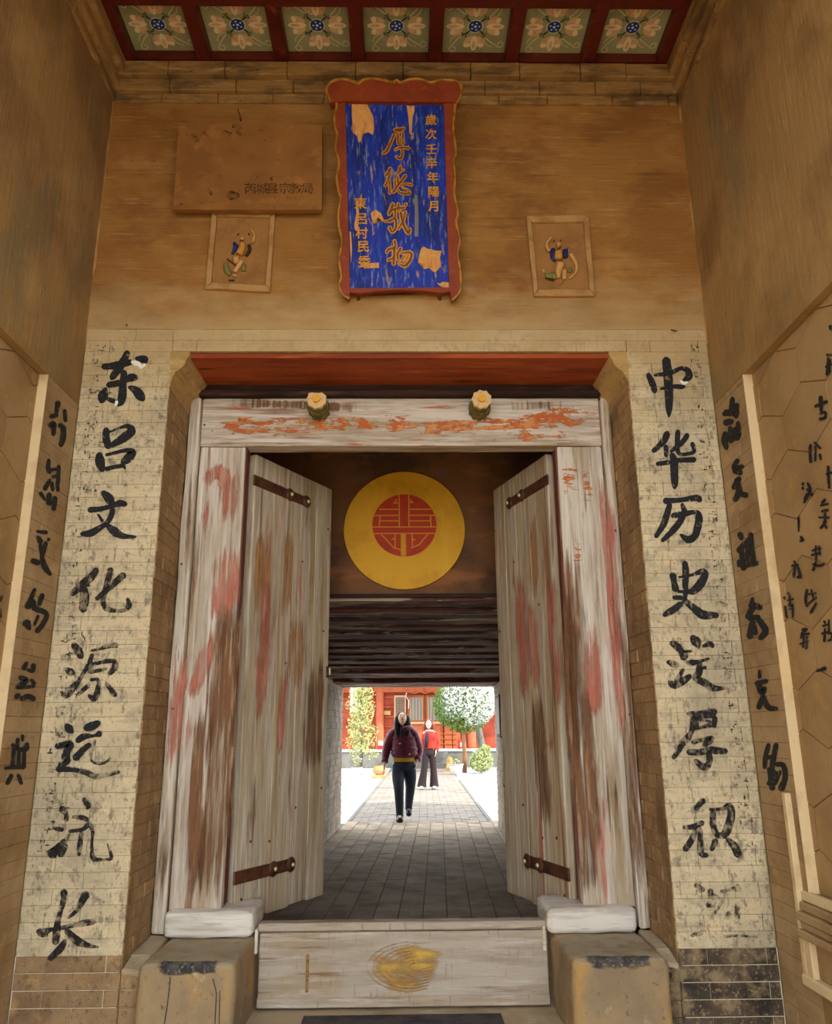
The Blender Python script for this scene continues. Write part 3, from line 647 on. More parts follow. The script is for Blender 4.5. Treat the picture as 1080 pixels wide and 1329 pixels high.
def fp_(x, y, Y): return on(x, y, 1, Y)
e = empty('fire_box', fp_(597, 972, 29.3), 'small red fire extinguisher box on the hall ledge', 'fire extinguisher'); e.location.z = .68
MB().lathe([(.075, 0), (.08, .02), (.08, .30), (.05, .37), (.02, .40)], n=14).build('body', M['red'], e, smooth=True); MB().box((.01, -.09, .08), (.07, -.078, .25)).build('white_label', M['white'], e)
e = empty('fire_box', fp_(494, 972, 29.3), 'small red box with white label by the pale column', 'box'); e.location.z = .68
MB().box((-.13, -.1, 0), (.13, .1, .14)).build('body', M['red'], e, bevel=.01); MB().box((-.09, -.115, .16), (.09, .07, .34)).build('white_jar', M['white'], e, bevel=.01)
MB().box((-.13, -.1, .14), (.13, .1, .16)).build('lid', M['red'], e)
# tall white banner seen behind the yellow-green tree
e = empty('couplet_banner', (fp_(459, 930, 29.0).x, 29.0, .66), 'tall white banner on a post behind the yellow-green tree', 'banner')
MB().box((-.14, -.02, 1.5), (.14, 0, 3.4)).build('cloth', M['paper'], e); MB().tube([(0, .04, 0), (0, .04, 3.45)], .03, 8).build('post', M['barkgrey'], e)
for k in range(4): 
    MB().box((-.05, -.026, 1.75 + k * .36), (.05, -.02, 1.79 + k * .36)).box((-.02, -.026, 1.72 + k * .36), (.02, -.02, 1.92 + k * .36)).build('faded_mark', M['greypane'], e)

# foliage
def leaves(c, r, n, size, seed, keep=None, droop=0, shell=.55):
    rr = random.Random(seed); v = []; f = []
    while len(f) < n:
        p = Vector((rr.uniform(-1, 1), rr.uniform(-1, 1), rr.uniform(-1, 1)))
        l = p.length
        if l > 1 or l < shell * rr.random() ** .5: continue
        q = Vector((c[0] + p.x * r[0], c[1] + p.y * r[1], c[2] + p.z * r[2]))
        if keep and not keep(q, rr): continue
        a = Vector((rr.gauss(0, 1), rr.gauss(0, 1), rr.gauss(0, 1) - droop)).normalized(); b2 = a.orthogonal().normalized()
        b2 = (Matrix.Rotation(rr.uniform(0, 6.28), 3, a) @ b2); s_ = size * rr.uniform(.6, 1.3); k = len(v)
        v += [q - a * s_, q + b2 * s_ * .5, q + a * s_, q - b2 * s_ * .5]; f.append((k, k + 1, k + 2, k + 3))
    return v, f
def foliage(name, m, parent, sets, kind='stuff'):
    b = MB()
    for (v, f) in sets: b.add(v, f)
    return b.build(name, m, parent, kind=kind)
tc_ = fp_(602, 918, 25)
rt = empty('round_tree', (fp_(603, 1003, 25).x, 25, -.03), 'round clipped tree under white blossom, green on its left side, in the courtyard', 'tree')
cz = 2.32; 
MB().tube([(0, 0, 0), (.02, 0, .7), (0, 0, 1.3), (.03, .02, 1.9)], [.085, .075, .07, .05], 10).build('trunk', M['bark'], rt, smooth=True)
for a in range(5): MB().tube([(.02, 0, 1.35), (.35 * math.cos(a * 1.26), .35 * math.sin(a * 1.26), 2.0), (.75 * math.cos(a * 1.26), .7 * math.sin(a * 1.26), 2.5)], [.04, .025, .012], 6).build('branch', M['bark'], rt, smooth=True)
foliage('green_leaves', M['lgreen'], rt, [leaves((0, 0, cz), (1.1, 1.05, 1.0), 6500, .055, 5)])
foliage('white_blossom', M['blossom'], rt, [leaves((.12, -.1, cz + .10), (1.06, 1.1, .98), 7500, .05, 6, lambda q, r_: q.x > -.85 + .25 * r_.random() and q.z > 1.5 + .2 * r_.random() + (.25 if q.x < 0 else 0), shell=.9)])
t2 = empty('grey_tree', (fp_(625, 1000, 27).x, 27, -.03), 'leaning grey-trunked tree right of the clipped one, white blossom at its crown', 'tree')
MB().tube([(.1, 0, 0), (.05, 0, .8), (-.05, 0, 1.4), (-.2, 0, 2.3)], [.17, .14, .13, .08], 10).build('trunk', M['barkgrey'], t2, smooth=True)
foliage('white_blossom', M['blossom'], t2, [leaves((-.1, 0, 2.75), (.85, .8, .85), 4500, .055, 9, shell=.8)])
foliage('green_leaves', M['lgreen'], t2, [leaves((-.1, .1, 2.7), (.8, .7, .8), 1800, .06, 10)])
sb = empty('round_shrub', (fp_(625, 1000, 24.5).x, 24.5, -.03), 'low pale yellow-green shrub at the foot of the grey-trunked tree', 'shrub')
for a in range(6): MB().tube([(0, 0, 0), (.2 * math.cos(a), .2 * math.sin(a), .45)], [.02, .008], 5).build('stem', M['bark'], sb)
foliage('pale_leaves', M['lpale'], sb, [leaves((0, 0, .42), (.42, .4, .38), 1700, .05, 12), leaves((.15, 0, .75), (.22, .2, .2), 400, .045, 13)])
foliage('yellow_leaves', M['lyel'], sb, [leaves((-.1, -.1, .32), (.3, .3, .26), 700, .05, 14)])
yt = empty('yellow_green_tree', (fp_(468, 1000, 24).x, 24, -.03), 'slender yellow-green tree with loose sprays at the left of the courtyard', 'tree')
MB().tube([(0, 0, 0), (.04, 0, 1.0), (-.02, 0, 2.0), (.03, 0, 3.3)], [.06, .05, .035, .012], 8).build('trunk', M['barkgrey'], yt, smooth=True)
sets = []; rr = random.Random(4)
bran = MB()
for k in range(30):
    z = .55 + k * .095; a = k * 2.4; l = .66 * (1 - (z - .55) / 4.4) * rr.uniform(.6, 1.05)
    tip = (l * math.cos(a), l * math.sin(a), z + .22)
    bran.tube([(0, 0, z), tip], [.014, .005], 5)
    sets.append(leaves((tip[0] * .75, tip[1] * .75, z + .15), (.27, .27, .20), 95, .05, k, droop=.5, shell=.1))
bran.build('branches', M['barkgrey'], yt, kind='stuff'); foliage('needle_sprays', M['lyel'], yt, sets)

def pot(name, p, prof, m, label, extra=None, cat='flower pot'):
    e = empty(name, (p.x, p.y, -.03), label, cat); MB().lathe(prof, n=20).build('body', M[m], e, smooth=True)
    MB().lathe([(prof[-1][0] * 1.08, prof[-1][1] - .03), (prof[-1][0] * 1.1, prof[-1][1])], n=20).build('rim', M[m], e, smooth=True)
    if extra: extra(e)
    return e
def tw(h, m, n=160, r=.16):
    def f(e):
        for a in range(5): MB().tube([(0, 0, .2), (.1 * math.cos(a * 1.3), .1 * math.sin(a * 1.3), h)], [.01, .004], 5).build('stem', M['bark'], e)
        if n: foliage('leaves', M[m], e, [leaves((0, 0, h), (r, r, r), n, .04, 3)])
    return f
p = on(463, 1007, 2, 0); pot('flower_pot', p, [(.10, 0), (.15, .05), (.19, .22), (.17, .30)], 'pot', 'white pot with bare twigs below the yellow-green tree', tw(.5, 'lpale', 90))
p = on(493, 1005, 2, 0); pot('clay_jar', p, [(.12, 0), (.22, .08), (.24, .18), (.16, .32)], 'terra', 'round orange clay jar behind the walking woman at path edge', cat='jar')
p = on(592, 1005, 2, 0); pot('flower_pot', p, [(.12, 0), (.17, .05), (.22, .25), (.24, .36)], 'pot', 'white glazed pot on the right of the path', tw(.42, 'lpale', 60, .12))
e = empty('garden_rock', on(584, 1000, 2, 0), 'upright tan rock beside the white pot right of the path', 'rock')
me = MB().lathe([(.14, -.03), (.16, .1), (.10, .28), (.09, .4), (.03, .5)], n=9).mesh('r'); link('rock', rough_edges(me, .02, 5, 1), M['tanstone'], e)
for (x, y, lab) in ((492, 1009, 'low tan slab on the ground left of the path'), (600, 1012, 'low pale slab on the ground right of the path')):
    p = on(x, y, 2, 0); e = empty('stepping_slab', p, lab, 'slab'); MB().box((-.22, -.12, -.03), (.22, .12, .06)).build('slab_top', M['tanstone' if x < 500 else 'court'], e, bevel=.015); MB().box((-.17, -.09, -.03), (.17, .09, .0)).build('slab_base', M['plinth'], e)

# ================================================================== doorway
# frame of the gate
gf = empty('timber_doorway', (0, FY, 0), 'weathered whitish timber gate frame with red paint traces set in the brick doorway', 'door frame')
def wbox(name, a, b_, m, parent, bevel=.008, amp=.003, seed=0, label=None, sub=4, z0=None):
    me = MB().box(a, b_).mesh(name, bevel=bevel); 
    if amp: rough_edges(me, amp, seed, sub)
    o = link(name, me, m, parent)
    if label: o['label'] = label
    return o
wbox('jamb', (-1.285, 0, .475), (-1.0, .12, 3.165), M['jamb'], gf, .012, .002, 1)
wbox('jamb', (.985, 0, .475), (1.272, .12, 3.165), M['jamb'], gf, .012, .002, 2)
wbox('outer_strip', (OL + .01, -.035, .372), (-1.292, .08, 3.49), M['strip'], gf, .014, .003, 3)
wbox('outer_strip', (1.278, -.035, .372), (OR - .008, .08, 3.49), M['strip'], gf, .014, .003, 4)
wbox('header_board', (-1.288, -.004, 3.168), (1.275, .12, 3.497), M['header'], gf, .010, .002, 5)
wbox('header_lip', (-1.0, -.016, 3.166), (.985, .0, 3.19), M['header'], gf, .004, .001, 6)
wbox('cap_moulding', (OL + .02, -.06, 3.50), (OR - .02, .10, 3.535), M['darkwood'], gf, .008, .002, 7)
wbox('cap_board', (OL + .02, -.02, 3.536), (OR - .02, .10, ZT), M['darkwood'], gf, .004, .002, 8)
for s, x in ((-1, -1.0), (1, .985)):    # red-painted inner edge of the jambs
    wbox('stop_bead', (x, .02, .5), (x - s * .008, .12, 3.165), M['beadred'], gf, .002, 0, label='dark red inner edge of the jamb')
# nails on the frame
for x, z in ((-1.33, 1.55), (-1.34, 2.4), (-1.26, 3.3), (1.31, 1.5), (1.31, 2.6)): MB().ball((x, -.037, z), .007, 8, 5).build('nail', M['iron'], gf)

# pivot blocks (bleached wood) and gate stones
def worn(name, a, b_, m, parent, bev, seed, amp=.004, sub=3):
    bm = bmesh.new(); bmesh.ops.create_cube(bm, size=1)
    S = [b_[i] - a[i] for i in range(3)]; C_ = [(b_[i] + a[i]) / 2 for i in range(3)]
    for v in bm.verts: v.co = Vector((v.co.x * S[0] + C_[0], v.co.y * S[1] + C_[1], v.co.z * S[2] + C_[2]))
    bmesh.ops.bevel(bm, geom=list(bm.edges), offset=bev, segments=4, affect='EDGES', profile=.5)
    me = bpy.data.meshes.new(name); bm.to_mesh(me); bm.free(); rough_edges(me, amp, seed, sub)
    for p in me.polygons: p.use_smooth = True
    return link(name, me, m, parent)
pb = empty('pivot_block', (-1.05, .44, .363), 'bleached white wooden block under the left jamb of the gate', 'block', 'pivot blocks under the jambs')
worn('block_body', (-.235, -.08, 0), (.24, .30, .128), M['whitewood'], pb, .028, 3)
MB().box((.246, -.03, -.09), (.262, .03, .03)).build('wedge_strip', M['whitewood'], pb, bevel=.003)
pb2 = empty('pivot_block', (1.015, .44, .363), 'bleached white wooden block under the right jamb of the gate', 'block', 'pivot blocks under the jambs')
worn('block_body', (-.245, -.08, 0), (.24, .30, .128), M['whitewood'], pb2, .032, 5)
MB().box((-.268, -.03, -.09), (-.25, .03, .03)).build('wedge_strip', M['whitewood'], pb2, bevel=.003)
def gate_stone(x0, x1, label, panel, seed, sgn):
    e = empty('gate_stone', ((x0 + x1) / 2, .2, 0), label, 'stone block', 'stone blocks at the gate'); hw = (x1 - x0) / 2
    worn('stone_body', (-hw, -.31, -.1), (hw, .52, .36), M['stone'], e, .035, seed, .003)
    # soot-darkened rounded front edge
    b = MB(); n = 14; vs = []; fs = []
    for i in range(n + 1):
        x = -hw + .05 + (2 * hw - .10) * i / n; t = random.uniform(-.008, .008)
        vs += [(x, -.245 + t, .3645)] + [(x, -.275 - .0385 * math.cos(a), .325 + .0385 * math.sin(a)) for a in (R(80), R(45), R(10))] + [(x, -.3145, .305 + t)]
    for i in range(n):
        for j in range(4): fs.append((i * 5 + j, i * 5 + j + 1, i * 5 + 6 + j, i * 5 + 5 + j))
    o = b.add(vs, fs).build('dark_worn_edge', M['stonedark'], e, smooth=True)
    fa = o.data.attributes.new('fade', 'FLOAT', 'POINT'); fa.data.foreach_set('value', [(0 if q in (0, 4) else 1) * min(1, min(i, n - i) / 3) for i in range(n + 1) for q in range(5)])
    if panel:
        b = MB().box((-.075, -.3145, -.05), (.085, -.312, .085)).build('carved_recess', M['mortar'], e, bevel=.001)
        pts = [(.0 + .03 * math.cos(t), -.318, .045 + .03 * math.sin(t)) for t in [i * .5 for i in range(13)]]
        MB().tube(pts, .004, 5).tube([(.0 + .014 * math.cos(t), -.318, .045 + .014 * math.sin(t)) for t in [i * .6 for i in range(12)]], .003, 5).build('carved_swirl', M['stone'], e)
        MB().box((-.095, -.32, .085), (.105, -.309, .097)).box((-.095, -.32, -.06), (-.078, -.309, .085)).box((.088, -.32, -.06), (.105, -.309, .085)).build('recess_rim', M['stone'], e, bevel=.003)
        for pts in ([(-.07, -.3155, .31), (-.075, -.3155, .2), (-.085, -.3155, .1), (-.09, -.3155, 0)], [(.13, -.3155, .30), (.15, -.3155, .24), (.15, -.3155, .12), (.145, -.3155, 0)], [(.165, -.3155, .25), (.17, -.3155, .1), (.175, -.3155, -.02)]):
            MB().tube(pts, .0022, 5).build('crack', M['slab'], e)
    return e
gate_stone(-1.262, -.80, 'worn stone block left of the threshold with a small carved square', True, 21, 1)
gate_stone(.795, 1.268, 'plain worn stone block right of the threshold with soot-black edge', False, 22, -1)
for s, x0, x1 in ((-1, OL - .0, -1.266), (1, 1.272, OR + .0)):
    b = MB().prism([(x0, y, z) for y, z in ((.018, 0), (.0, .298), (.0, .312), (.12, .345), (.44, .366), (.44, 0))], (x1 - x0, 0, 0)); me = b.mesh('mortar_fillet', weld=True, bevel=.006)
    link('mortar_fillet', rough_edges(me, .003, 4, 2), M['dust'], wf)

# threshold
th = empty('gate_threshold', (0, FY, 0), 'high weathered threshold board with a yellowish knot between the gate stones', 'threshold')
wbox('threshold_board', (-.778, -.035, .018), (.772, .03, .372), M['thr'], th, .006, .001, 31)
wbox('top_rail', (-.79, -.03, .376), (.785, .06, .418), M['thr'], th, .008, .001, 32)
wbox('bottom_batten', (-.778, -.045, .016), (.772, -.034, .065), M['thr'], th, .004, .0005, 33)
M['knot'] = mat('yellow_knot_stain', srgb('c9a050'), [(srgb('a37a42'), (4, 10, 40), 5, .45, .6, .7), (srgb('d9b04a'), V3(10), 4, .54, .66, .6)], alpha=((4, 4, 14), .42, .70, .0), fade=.36)
kv = [(.02 + .21 * math.cos(t) * (1 + .06 * math.sin(3 * t)), -.0375, .205 + .135 * math.sin(t)) for t in [i * math.pi / 16 for i in range(32)]]
kc = Vector((.02, -.0375, .205)); kv = [kc + (Vector(v) - kc) * 1.12 for v in kv]; kv2 = [kc + (v - kc) * .6 for v in kv]
o = MB().add(kv + kv2, [(i, (i + 1) % 32, 32 + (i + 1) % 32, 32 + i) for i in range(32)] + [tuple(range(32, 64))]).build('knot_stain', M['knot'], th)
fa = o.data.attributes.new('fade', 'FLOAT', 'POINT'); fa.data.foreach_set('value', [0.0] * 32 + [1.0] * 32)
M['grainline'] = mat('brown_grain_line', srgb('9c7444'), alpha=((6, 6, 30), .38, .52, .2))
gb = MB()
for k in range(8):
    r = .028 + k * .024; pts = []
    for i in range(17):
        t = R(100 + 160 * i / 16); pts.append((.075 + 1.35 * r * math.cos(t) - .01, 0, .205 + .62 * r * math.sin(t)))
    for i in range(1, 5): pts.append((.075 + .022 * i - .2 * r, 0, pts[16][2] + .004 * i))
    for i in range(len(pts) - 1):
        p, q = Vector(pts[i]), Vector(pts[i + 1]); h = .0026
        if max(p.x, q.x) > .36 or min(p.z, q.z) < .07 or max(p.z, q.z) > .36: continue
        gb.add([(p.x, -.0385, p.z - h), (q.x, -.0385, q.z - h), (q.x, -.0385, q.z + h), (p.x, -.0385, p.z + h)], [(0, 1, 2, 3)])
gb.build('grain_lines', M['grainline'], th)
MB().box((-.525, -.0395, .09), (-.508, -.038, .27)).build('resin_streak', M['grainline'], th)

# door leaves
LT, LB = 3.165, .385
def leaf(name, hinge, free, label, ms, seed, ring):
    e = empty(name, (hinge[0], hinge[1], 0), label, None, 'leaves of the gate', 'structure')
    d = Vector((free[0] - hinge[0], free[1] - hinge[1], 0)); Lf = d.length; ang = math.atan2(d.y, d.x); e.rotation_euler = (0, 0, ang)
    sg = -1 if hinge[0] < 0 else 1            # visible face on local -y for left leaf, +y for right leaf
    ws = [.30, .22, .19, .20]; t = sum(ws); x = 0
    for k, wv in enumerate(ws):
        L = wv / t * Lf; z0 = LB + [0, -.005, .004, -.002][k]
        me = MB().box((x + .002, -.032 + random.uniform(-.002, .002), z0), (x + L - .002, .032, LT)).mesh('plank', bevel=.004); rough_edges(me, .0012, seed + k, 4)
        link('plank', me, ms[k], e); x += L
    f = sg * .036
    for z0, L, nm in ((2.985, .60, 'top'), (.62, .55, 'bottom')):
        hs = MB(); y0, y1 = sorted((sg * .03, sg * .042)); hs.box((-.02, y0, z0 - .035), (L, y1, z0 + .035)); o = hs.build('hinge_strap', M['iron'], e, bevel=.004)
        for xx in (L * .62, L - .03): 
            MB().ball((xx, sg * .042, z0), (.045, .014, .045), 14, 8).build('strap_boss', M['iron'], o, smooth=True)
            MB().ball((xx, sg * .058, z0), (.014, .012, .014), 8, 6).build('stud', M['brass'], o, smooth=True)
    for xx, zz in ((.06, .5), (.3, .78), (.12, .8), (.56, .95), (.85, 1.05), (.4, 1.85), (.83, 2.1), (.2, 2.2), (.55, 2.55), (.86, 2.85)):
        MB().ball((xx, sg * .034, zz), (.009, .005, .009), 8, 5).build('nail', M['iron'], e)
    if ring:
        MB().box((Lf - .03, sg * .032 - .01, 1.78), (Lf + .006, sg * .032 + .014, 1.86)).build('lock_plate', M['iron'], e, bevel=.003)
        MB().box((Lf - .012, sg * .05 - .004, 1.80), (Lf + .008, sg * .05 + .008, 1.85)).build('brass_hasp', M['brass'], e, bevel=.003)
    return e
leaf('door_1', (-.985, .60), (-.56, 1.40), 'left leaf of the old plank gate, open inward', [M['leaf'], M['leafred'], M['leaf'], M['leaf']], 51, True)
leaf('door_2', (.970, .60), (.712, 1.43), 'right leaf of the old plank gate, open inward, more red paint left', [M['leafred'], M['leafred'], M['leaf'], M['leaf']], 61, False)

# carved pegs on the header board
def peg(x, label, broken):
    e = empty('door_peg', (x, FY - .005, 3.405), label, 'carved peg', 'pegs on the header board')
    tilt = R(38)
    rm = Matrix.Rotation(tilt, 3, 'X')     # axis -Y tipped downward at the front is kept level; faces forward
    def ring(rad, y0, y1, n=18, lobes=0):
        vs = []
        for y in (y0, y1):
            for k in range(n * 2):
                a = math.pi * k / n; r = rad * (1 + (.07 if k % 2 else -.05) * (1 if lobes else 0)); vs.append((r * math.cos(a), y, r * math.sin(a)))
        m_ = n * 2
        return vs, [tuple(range(m_)), tuple(range(2 * m_ - 1, m_ - 1, -1))] + [(k, k + m_, (k + 1) % m_ + m_, (k + 1) % m_) for k in range(m_)]
    MB().add(*ring(.066, -.10, 0, 10, 1)).build('base_ring', M['pegwood'], e, weld=True)
    MB().add(*ring(.056, -.17, -.10, 9, 1)).build('fluted_collar', M['pegwood'], e, weld=True)
    v, f = ring(.060, -.195, -.17, 9, 1)
    if broken: v = [(a, b_, min(c, .040 - abs(a) * -.2)) for a, b_, c in v]
    MB().add(v, f).build('flower_face', M['pegface'], e, weld=True)
    MB().add(*ring(.023, -.212, -.194, 8)).build('yellow_button', M['pegyel'], e, weld=True)
    return e
peg(-.535, 'left carved flower-headed peg, its upper petals chipped off', True)
peg(.492, 'right carved flower-headed peg with a full round rim', False)

# ================================================================== disc on the inner panel
dc = on(525, 687, 1, 1.87); dr = .487
e = empty('round_emblem_disc', dc, 'big yellow disc with a red longevity emblem high inside the gateway', 'emblem disc')
n = 64
me = MB().prism([(dr * math.cos(2 * math.pi * k / n), 0, dr * math.sin(2 * math.pi * k / n)) for k in range(n)], (0, .03, 0)).mesh('disc', weld=True); link('disc', me, M['disc'], e)
rr_ = dr * .530
n = 48; oy = -.006; ctr = Vector((0, 0, .035))
MB().prism([(rr_ * math.cos(2 * math.pi * k / n), oy, .035 + rr_ * math.sin(2 * math.pi * k / n)) for k in range(n)], (0, .006, 0)).build('red_roundel', M['emb'], e, weld=True)
lb = MB(); S = rr_ / 178.0
def seg(x0, y0, x1, y1, w_=6):
    p = Vector(((x0 - 432) * S, -(y0 - 375) * S + .035)); q = Vector(((x1 - 432) * S, -(y1 - 375) * S + .035)); t = (q - p).normalized(); nn = Vector((-t.y, t.x)) * w_ * S / 2
    lb.add([(p.x + nn.x, oy - .002, p.y + nn.y), (q.x + nn.x, oy - .002, q.y + nn.y), (q.x - nn.x, oy - .002, q.y - nn.y), (p.x - nn.x, oy - .002, p.y - nn.y)], [(0, 1, 2, 3)])
for a in ((292, 285, 403, 285), (457, 285, 580, 285), (265, 320, 403, 320), (457, 320, 602, 320), (297, 352, 403, 352), (457, 352, 575, 352), (255, 387, 609, 387), (262, 424, 604, 424),
          (403, 200, 403, 387), (457, 200, 457, 387), (297, 322, 292, 385), (577, 322, 580, 385), (305, 430, 372, 504), (372, 504, 415, 518), (562, 428, 512, 488), (512, 488, 470, 507),
          (380, 426, 380, 508), (475, 426, 475, 507), (372, 250, 403, 247), (372, 250, 392, 228), (457, 247, 484, 246), (457, 226, 480, 246), (362, 458, 380, 450), (476, 455, 492, 462), (415, 424, 415, 548), (438, 424, 438, 548)): seg(*a)
seg(427, 426, 427, 551, 18)
lb.build('emblem_lines', M['embline'], e)

# ================================================================== brush characters
def smooth_pts(pts):
    if len(pts) < 3: 
        (a, b_) = pts if len(pts) == 2 else (pts[0], pts[0]); return [tuple(a[i] + (b_[i] - a[i]) * t / 4 for i in range(3)) for t in range(5)]
    out = []; P = [pts[0]] + list(pts) + [pts[-1]]
    for i in range(1, len(P) - 2):
        for k in range(5):
            t = k / 5; out.append(tuple(.5 * ((2 * P[i][j]) + (-P[i - 1][j] + P[i + 1][j]) * t + (2 * P[i - 1][j] - 5 * P[i][j] + 4 * P[i + 1][j] - P[i + 2][j]) * t * t + (-P[i - 1][j] + 3 * P[i][j] - 3 * P[i + 1][j] + P[i + 2][j]) * t ** 3) for j in range(3)))
    out.append(tuple(pts[-1])); return out
def ribbon(b, pts, tf, mi=0, grow=0, jit=.05):
    """pts in crop pixels (x, y, width); tf maps a crop pixel to a scene point on its own surface"""
    pts = [tuple(map(float, p)) for p in pts]
    if len(pts) == 1: pts = [pts[0], (pts[0][0] + .5, pts[0][1] + .5, pts[0][2])]
    s = smooth_pts(pts); L, Rr = [], []
    n = len(s)
    for i, (x, y, w_) in enumerate(s):
        a, c = s[max(i - 1, 0)], s[min(i + 1, n - 1)]; tx, ty = c[0] - a[0], c[1] - a[1]; l = math.hypot(tx, ty) or 1; nx, ny = -ty / l, tx / l
        h = max(w_ + grow, 2) / 2 * (1 + random.uniform(-jit, jit)); h2 = max(w_ + grow, 2) / 2 * (1 + random.uniform(-jit, jit))
        L.append((x + nx * h, y + ny * h)); Rr.append((x - nx * h2, y - ny * h2))
    def cap(p, q, flip):
        cx_, cy_ = (p[0] + q[0]) / 2, (p[1] + q[1]) / 2; r = math.hypot(p[0] - q[0], p[1] - q[1]) / 2; a0 = math.atan2(p[1] - cy_, p[0] - cx_)
        return [(cx_ + r * .8 * math.cos(a0 + flip * math.pi * k / 5), cy_ + r * .8 * math.sin(a0 + flip * math.pi * k / 5)) for k in range(1, 5)]
    c0 = cap(L[0], Rr[0], 1); c1 = cap(Rr[-1], L[-1], 1)
    vs = [tf(*p) for p in L + Rr]; fs = [(i, i + 1, n + i + 1, n + i) for i in range(n - 1)]
    b.add(vs, fs, mi)
    b.add([tf(*p) for p in [L[0]] + c0 + [Rr[0]]], [tuple(range(6))], mi); b.add([tf(*p) for p in [Rr[-1]] + c1 + [L[-1]]], [tuple(range(6))], mi)
def strokes(s): return [[tuple(float(v) for v in p.split(',')) for p in st.split()] for st in s.strip().split('/')]
_lift = [0]
def character(parent, name, text, crop, plane, m, label=None, wmul=1.14, lift=.0035):
    x0, y0, sc = crop; ax, val, sg = plane
    b = MB()
    for k, st in enumerate(strokes(text)):
        off = val + sg * (lift + .00012 * k)
        ribbon(b, [(p[0], p[1], p[2] * wmul) for p in st], lambda x, y: on(x0 + x / sc, y0 + y / sc, ax, off))
    o = b.build(name, m, parent)
    if label: o['label'] = label
    return o
F = (1, 0, -1)
A_ = (100, 440, 7.383); B_ = (80, 630, 7.383); C_ = (60, 820, 7.383); D_ = (40, 930, 7.383); E_ = (30, 1110, 8.858)
F_ = (830, 460, 8.31); G_ = (830, 640, 7.383); H_ = (850, 810, 6.992); I_ = (870, 1020, 6.041)
bc = 'brush_character'
character(wf, bc, '255,265,50 330,258,58 420,240,62 520,222,50/570,185,35 640,195,70 655,215,50/480,130,50 455,190,60 400,280,75 335,370,50/300,440,50 380,425,55 450,400,40 520,370,70 565,370,50/450,320,55 440,420,62 435,520,70 420,600,65 385,635,25/300,575,35 350,595,40 390,600,20/275,480,40 250,545,85 235,590,60/500,460,30 560,490,70 610,550,80 630,575,50', A_, F, M['ink'], 'black brush character at the top of the left pillar, scraped white at one stroke')
character(wf, 'white_scrape', '530,220,30 570,235,45 600,250,40/610,275,25 650,245,25/380,600,30 370,640,20', A_, (1, -.001, -1), M['chalk'], lift=.0045)
character(wf, bc, '280,870,55 278,950,65 300,1030,60/310,890,20 400,855,22 480,835,40 525,880,70 440,950,75 330,1020,45/215,1110,60 220,1180,85 240,1250,55/280,1110,28 380,1085,28 480,1065,40 530,1090,70 480,1150,75 440,1180,50/280,1245,40 360,1225,35 440,1215,35 460,1245,15', A_, F, M['ink'])
character(wf, bc, '400,70,50 450,120,80 480,180,60/270,235,50 370,225,45 470,200,40 560,170,55 610,180,45/490,230,45 470,300,50 430,360,40 360,410,50 280,455,62 195,465,40/350,280,20 390,340,30/440,385,40 500,435,75 570,480,55 650,490,35 710,492,20', B_, F, M['ink'])
character(wf, bc, '335,810,50 280,880,70 190,960,70 100,1040,50/215,990,60 220,1080,85 205,1190,70/590,860,60 480,960,50 400,1030,45 330,1090,35/470,810,55 440,920,50 415,1020,50 395,1110,45 430,1180,50 520,1200,35 600,1195,40 645,1150,50 635,1090,35', B_, F, M['inkmid'])
character(wf, bc, '265,125,55 310,190,75 335,240,50/190,360,40 235,385,65 255,395,45/150,580,35 190,600,70 270,520,60 320,460,35 370,370,35 410,330,60/430,180,20 520,160,30 620,130,45 675,130,50/440,220,30 420,290,45 430,380,60/450,310,30 540,290,35 640,280,40 660,330,60 610,400,40/430,385,35 500,370,30 575,355,25/430,460,30 500,465,35 495,560,50 460,640,55 410,610,30/410,510,35 340,570,40 300,605,25/580,500,35 625,560,45 655,605,50', C_, F, M['inkmid'])
character(wf, bc, '345,85,50 370,120,75 395,145,40/250,285,50 320,270,55 370,270,75 350,330,60 335,390,75 350,430,50 280,470,50/260,505,50 350,505,45 450,515,40/530,110,60 590,90,75 650,60,50/450,230,50 510,190,60 600,185,25 660,165,60/430,395,65 490,330,55 560,270,45', D_, F, M['ink'])
character(wf, bc, '450,515,40 540,540,50 620,575,50 720,560,40 840,530,35/610,230,30 600,300,25 570,370,25 600,440,22 690,450,22 765,400,22', D_, F, M['inkfaint'], 'worn, faded strokes of the sixth character')
character(wf, bc, '300,885,65 340,940,40 335,990,45/230,1070,35 300,1085,40/175,1310,60 240,1270,55 330,1190,40 360,1130,25/510,790,40 545,850,60 540,880,30/410,960,30 500,970,45 540,990,40/370,1100,30 500,1080,35 560,1030,45 600,1110,30', D_, F, M['inkmid'], 'half worn away character near the foot of the left pillar')
character(wf, bc, '380,300,25 350,350,40/470,230,22 460,300,28 455,350,22/300,350,55 340,300,30 370,270,20/535,220,18 530,300,15 540,375,28 600,380,14 640,375,18 640,350,18 620,290,8', (0, 1030, 4.445), F, M['inkmid'])
character(wf, bc, '470,420,75 465,520,65 430,640,50 400,760,60 385,880,80 370,1000,70/720,450,90 660,560,65 600,650,45 520,720,25/180,880,70 230,890,100 300,860,50 400,845,45 560,810,45 700,780,70 810,760,60/480,990,50 430,1070,75 370,1130,70 310,1190,60/500,870,60 590,960,90 670,1010,80 760,1040,50 860,1055,20', E_, F, M['inkmid'], 'broad worn character at the foot of the left pillar')
character(wf, bc, '290,60,80 305,200,88 315,350,85 320,500,75 320,600,60 318,670,20/95,215,45 135,300,65 165,395,55/165,225,25 230,215,40 290,215,40 380,180,45 450,150,40 520,175,60 530,240,75 470,290,30/230,370,25 380,345,40 450,350,45 485,345,30', F_, F, M['ink'], 'bold black brush character at the top of the right pillar')
character(wf, 'white_scrape', '450,290,25 480,310,30 515,300,20', F_, (1, -.001, -1), M['chalk'], lift=.0045)
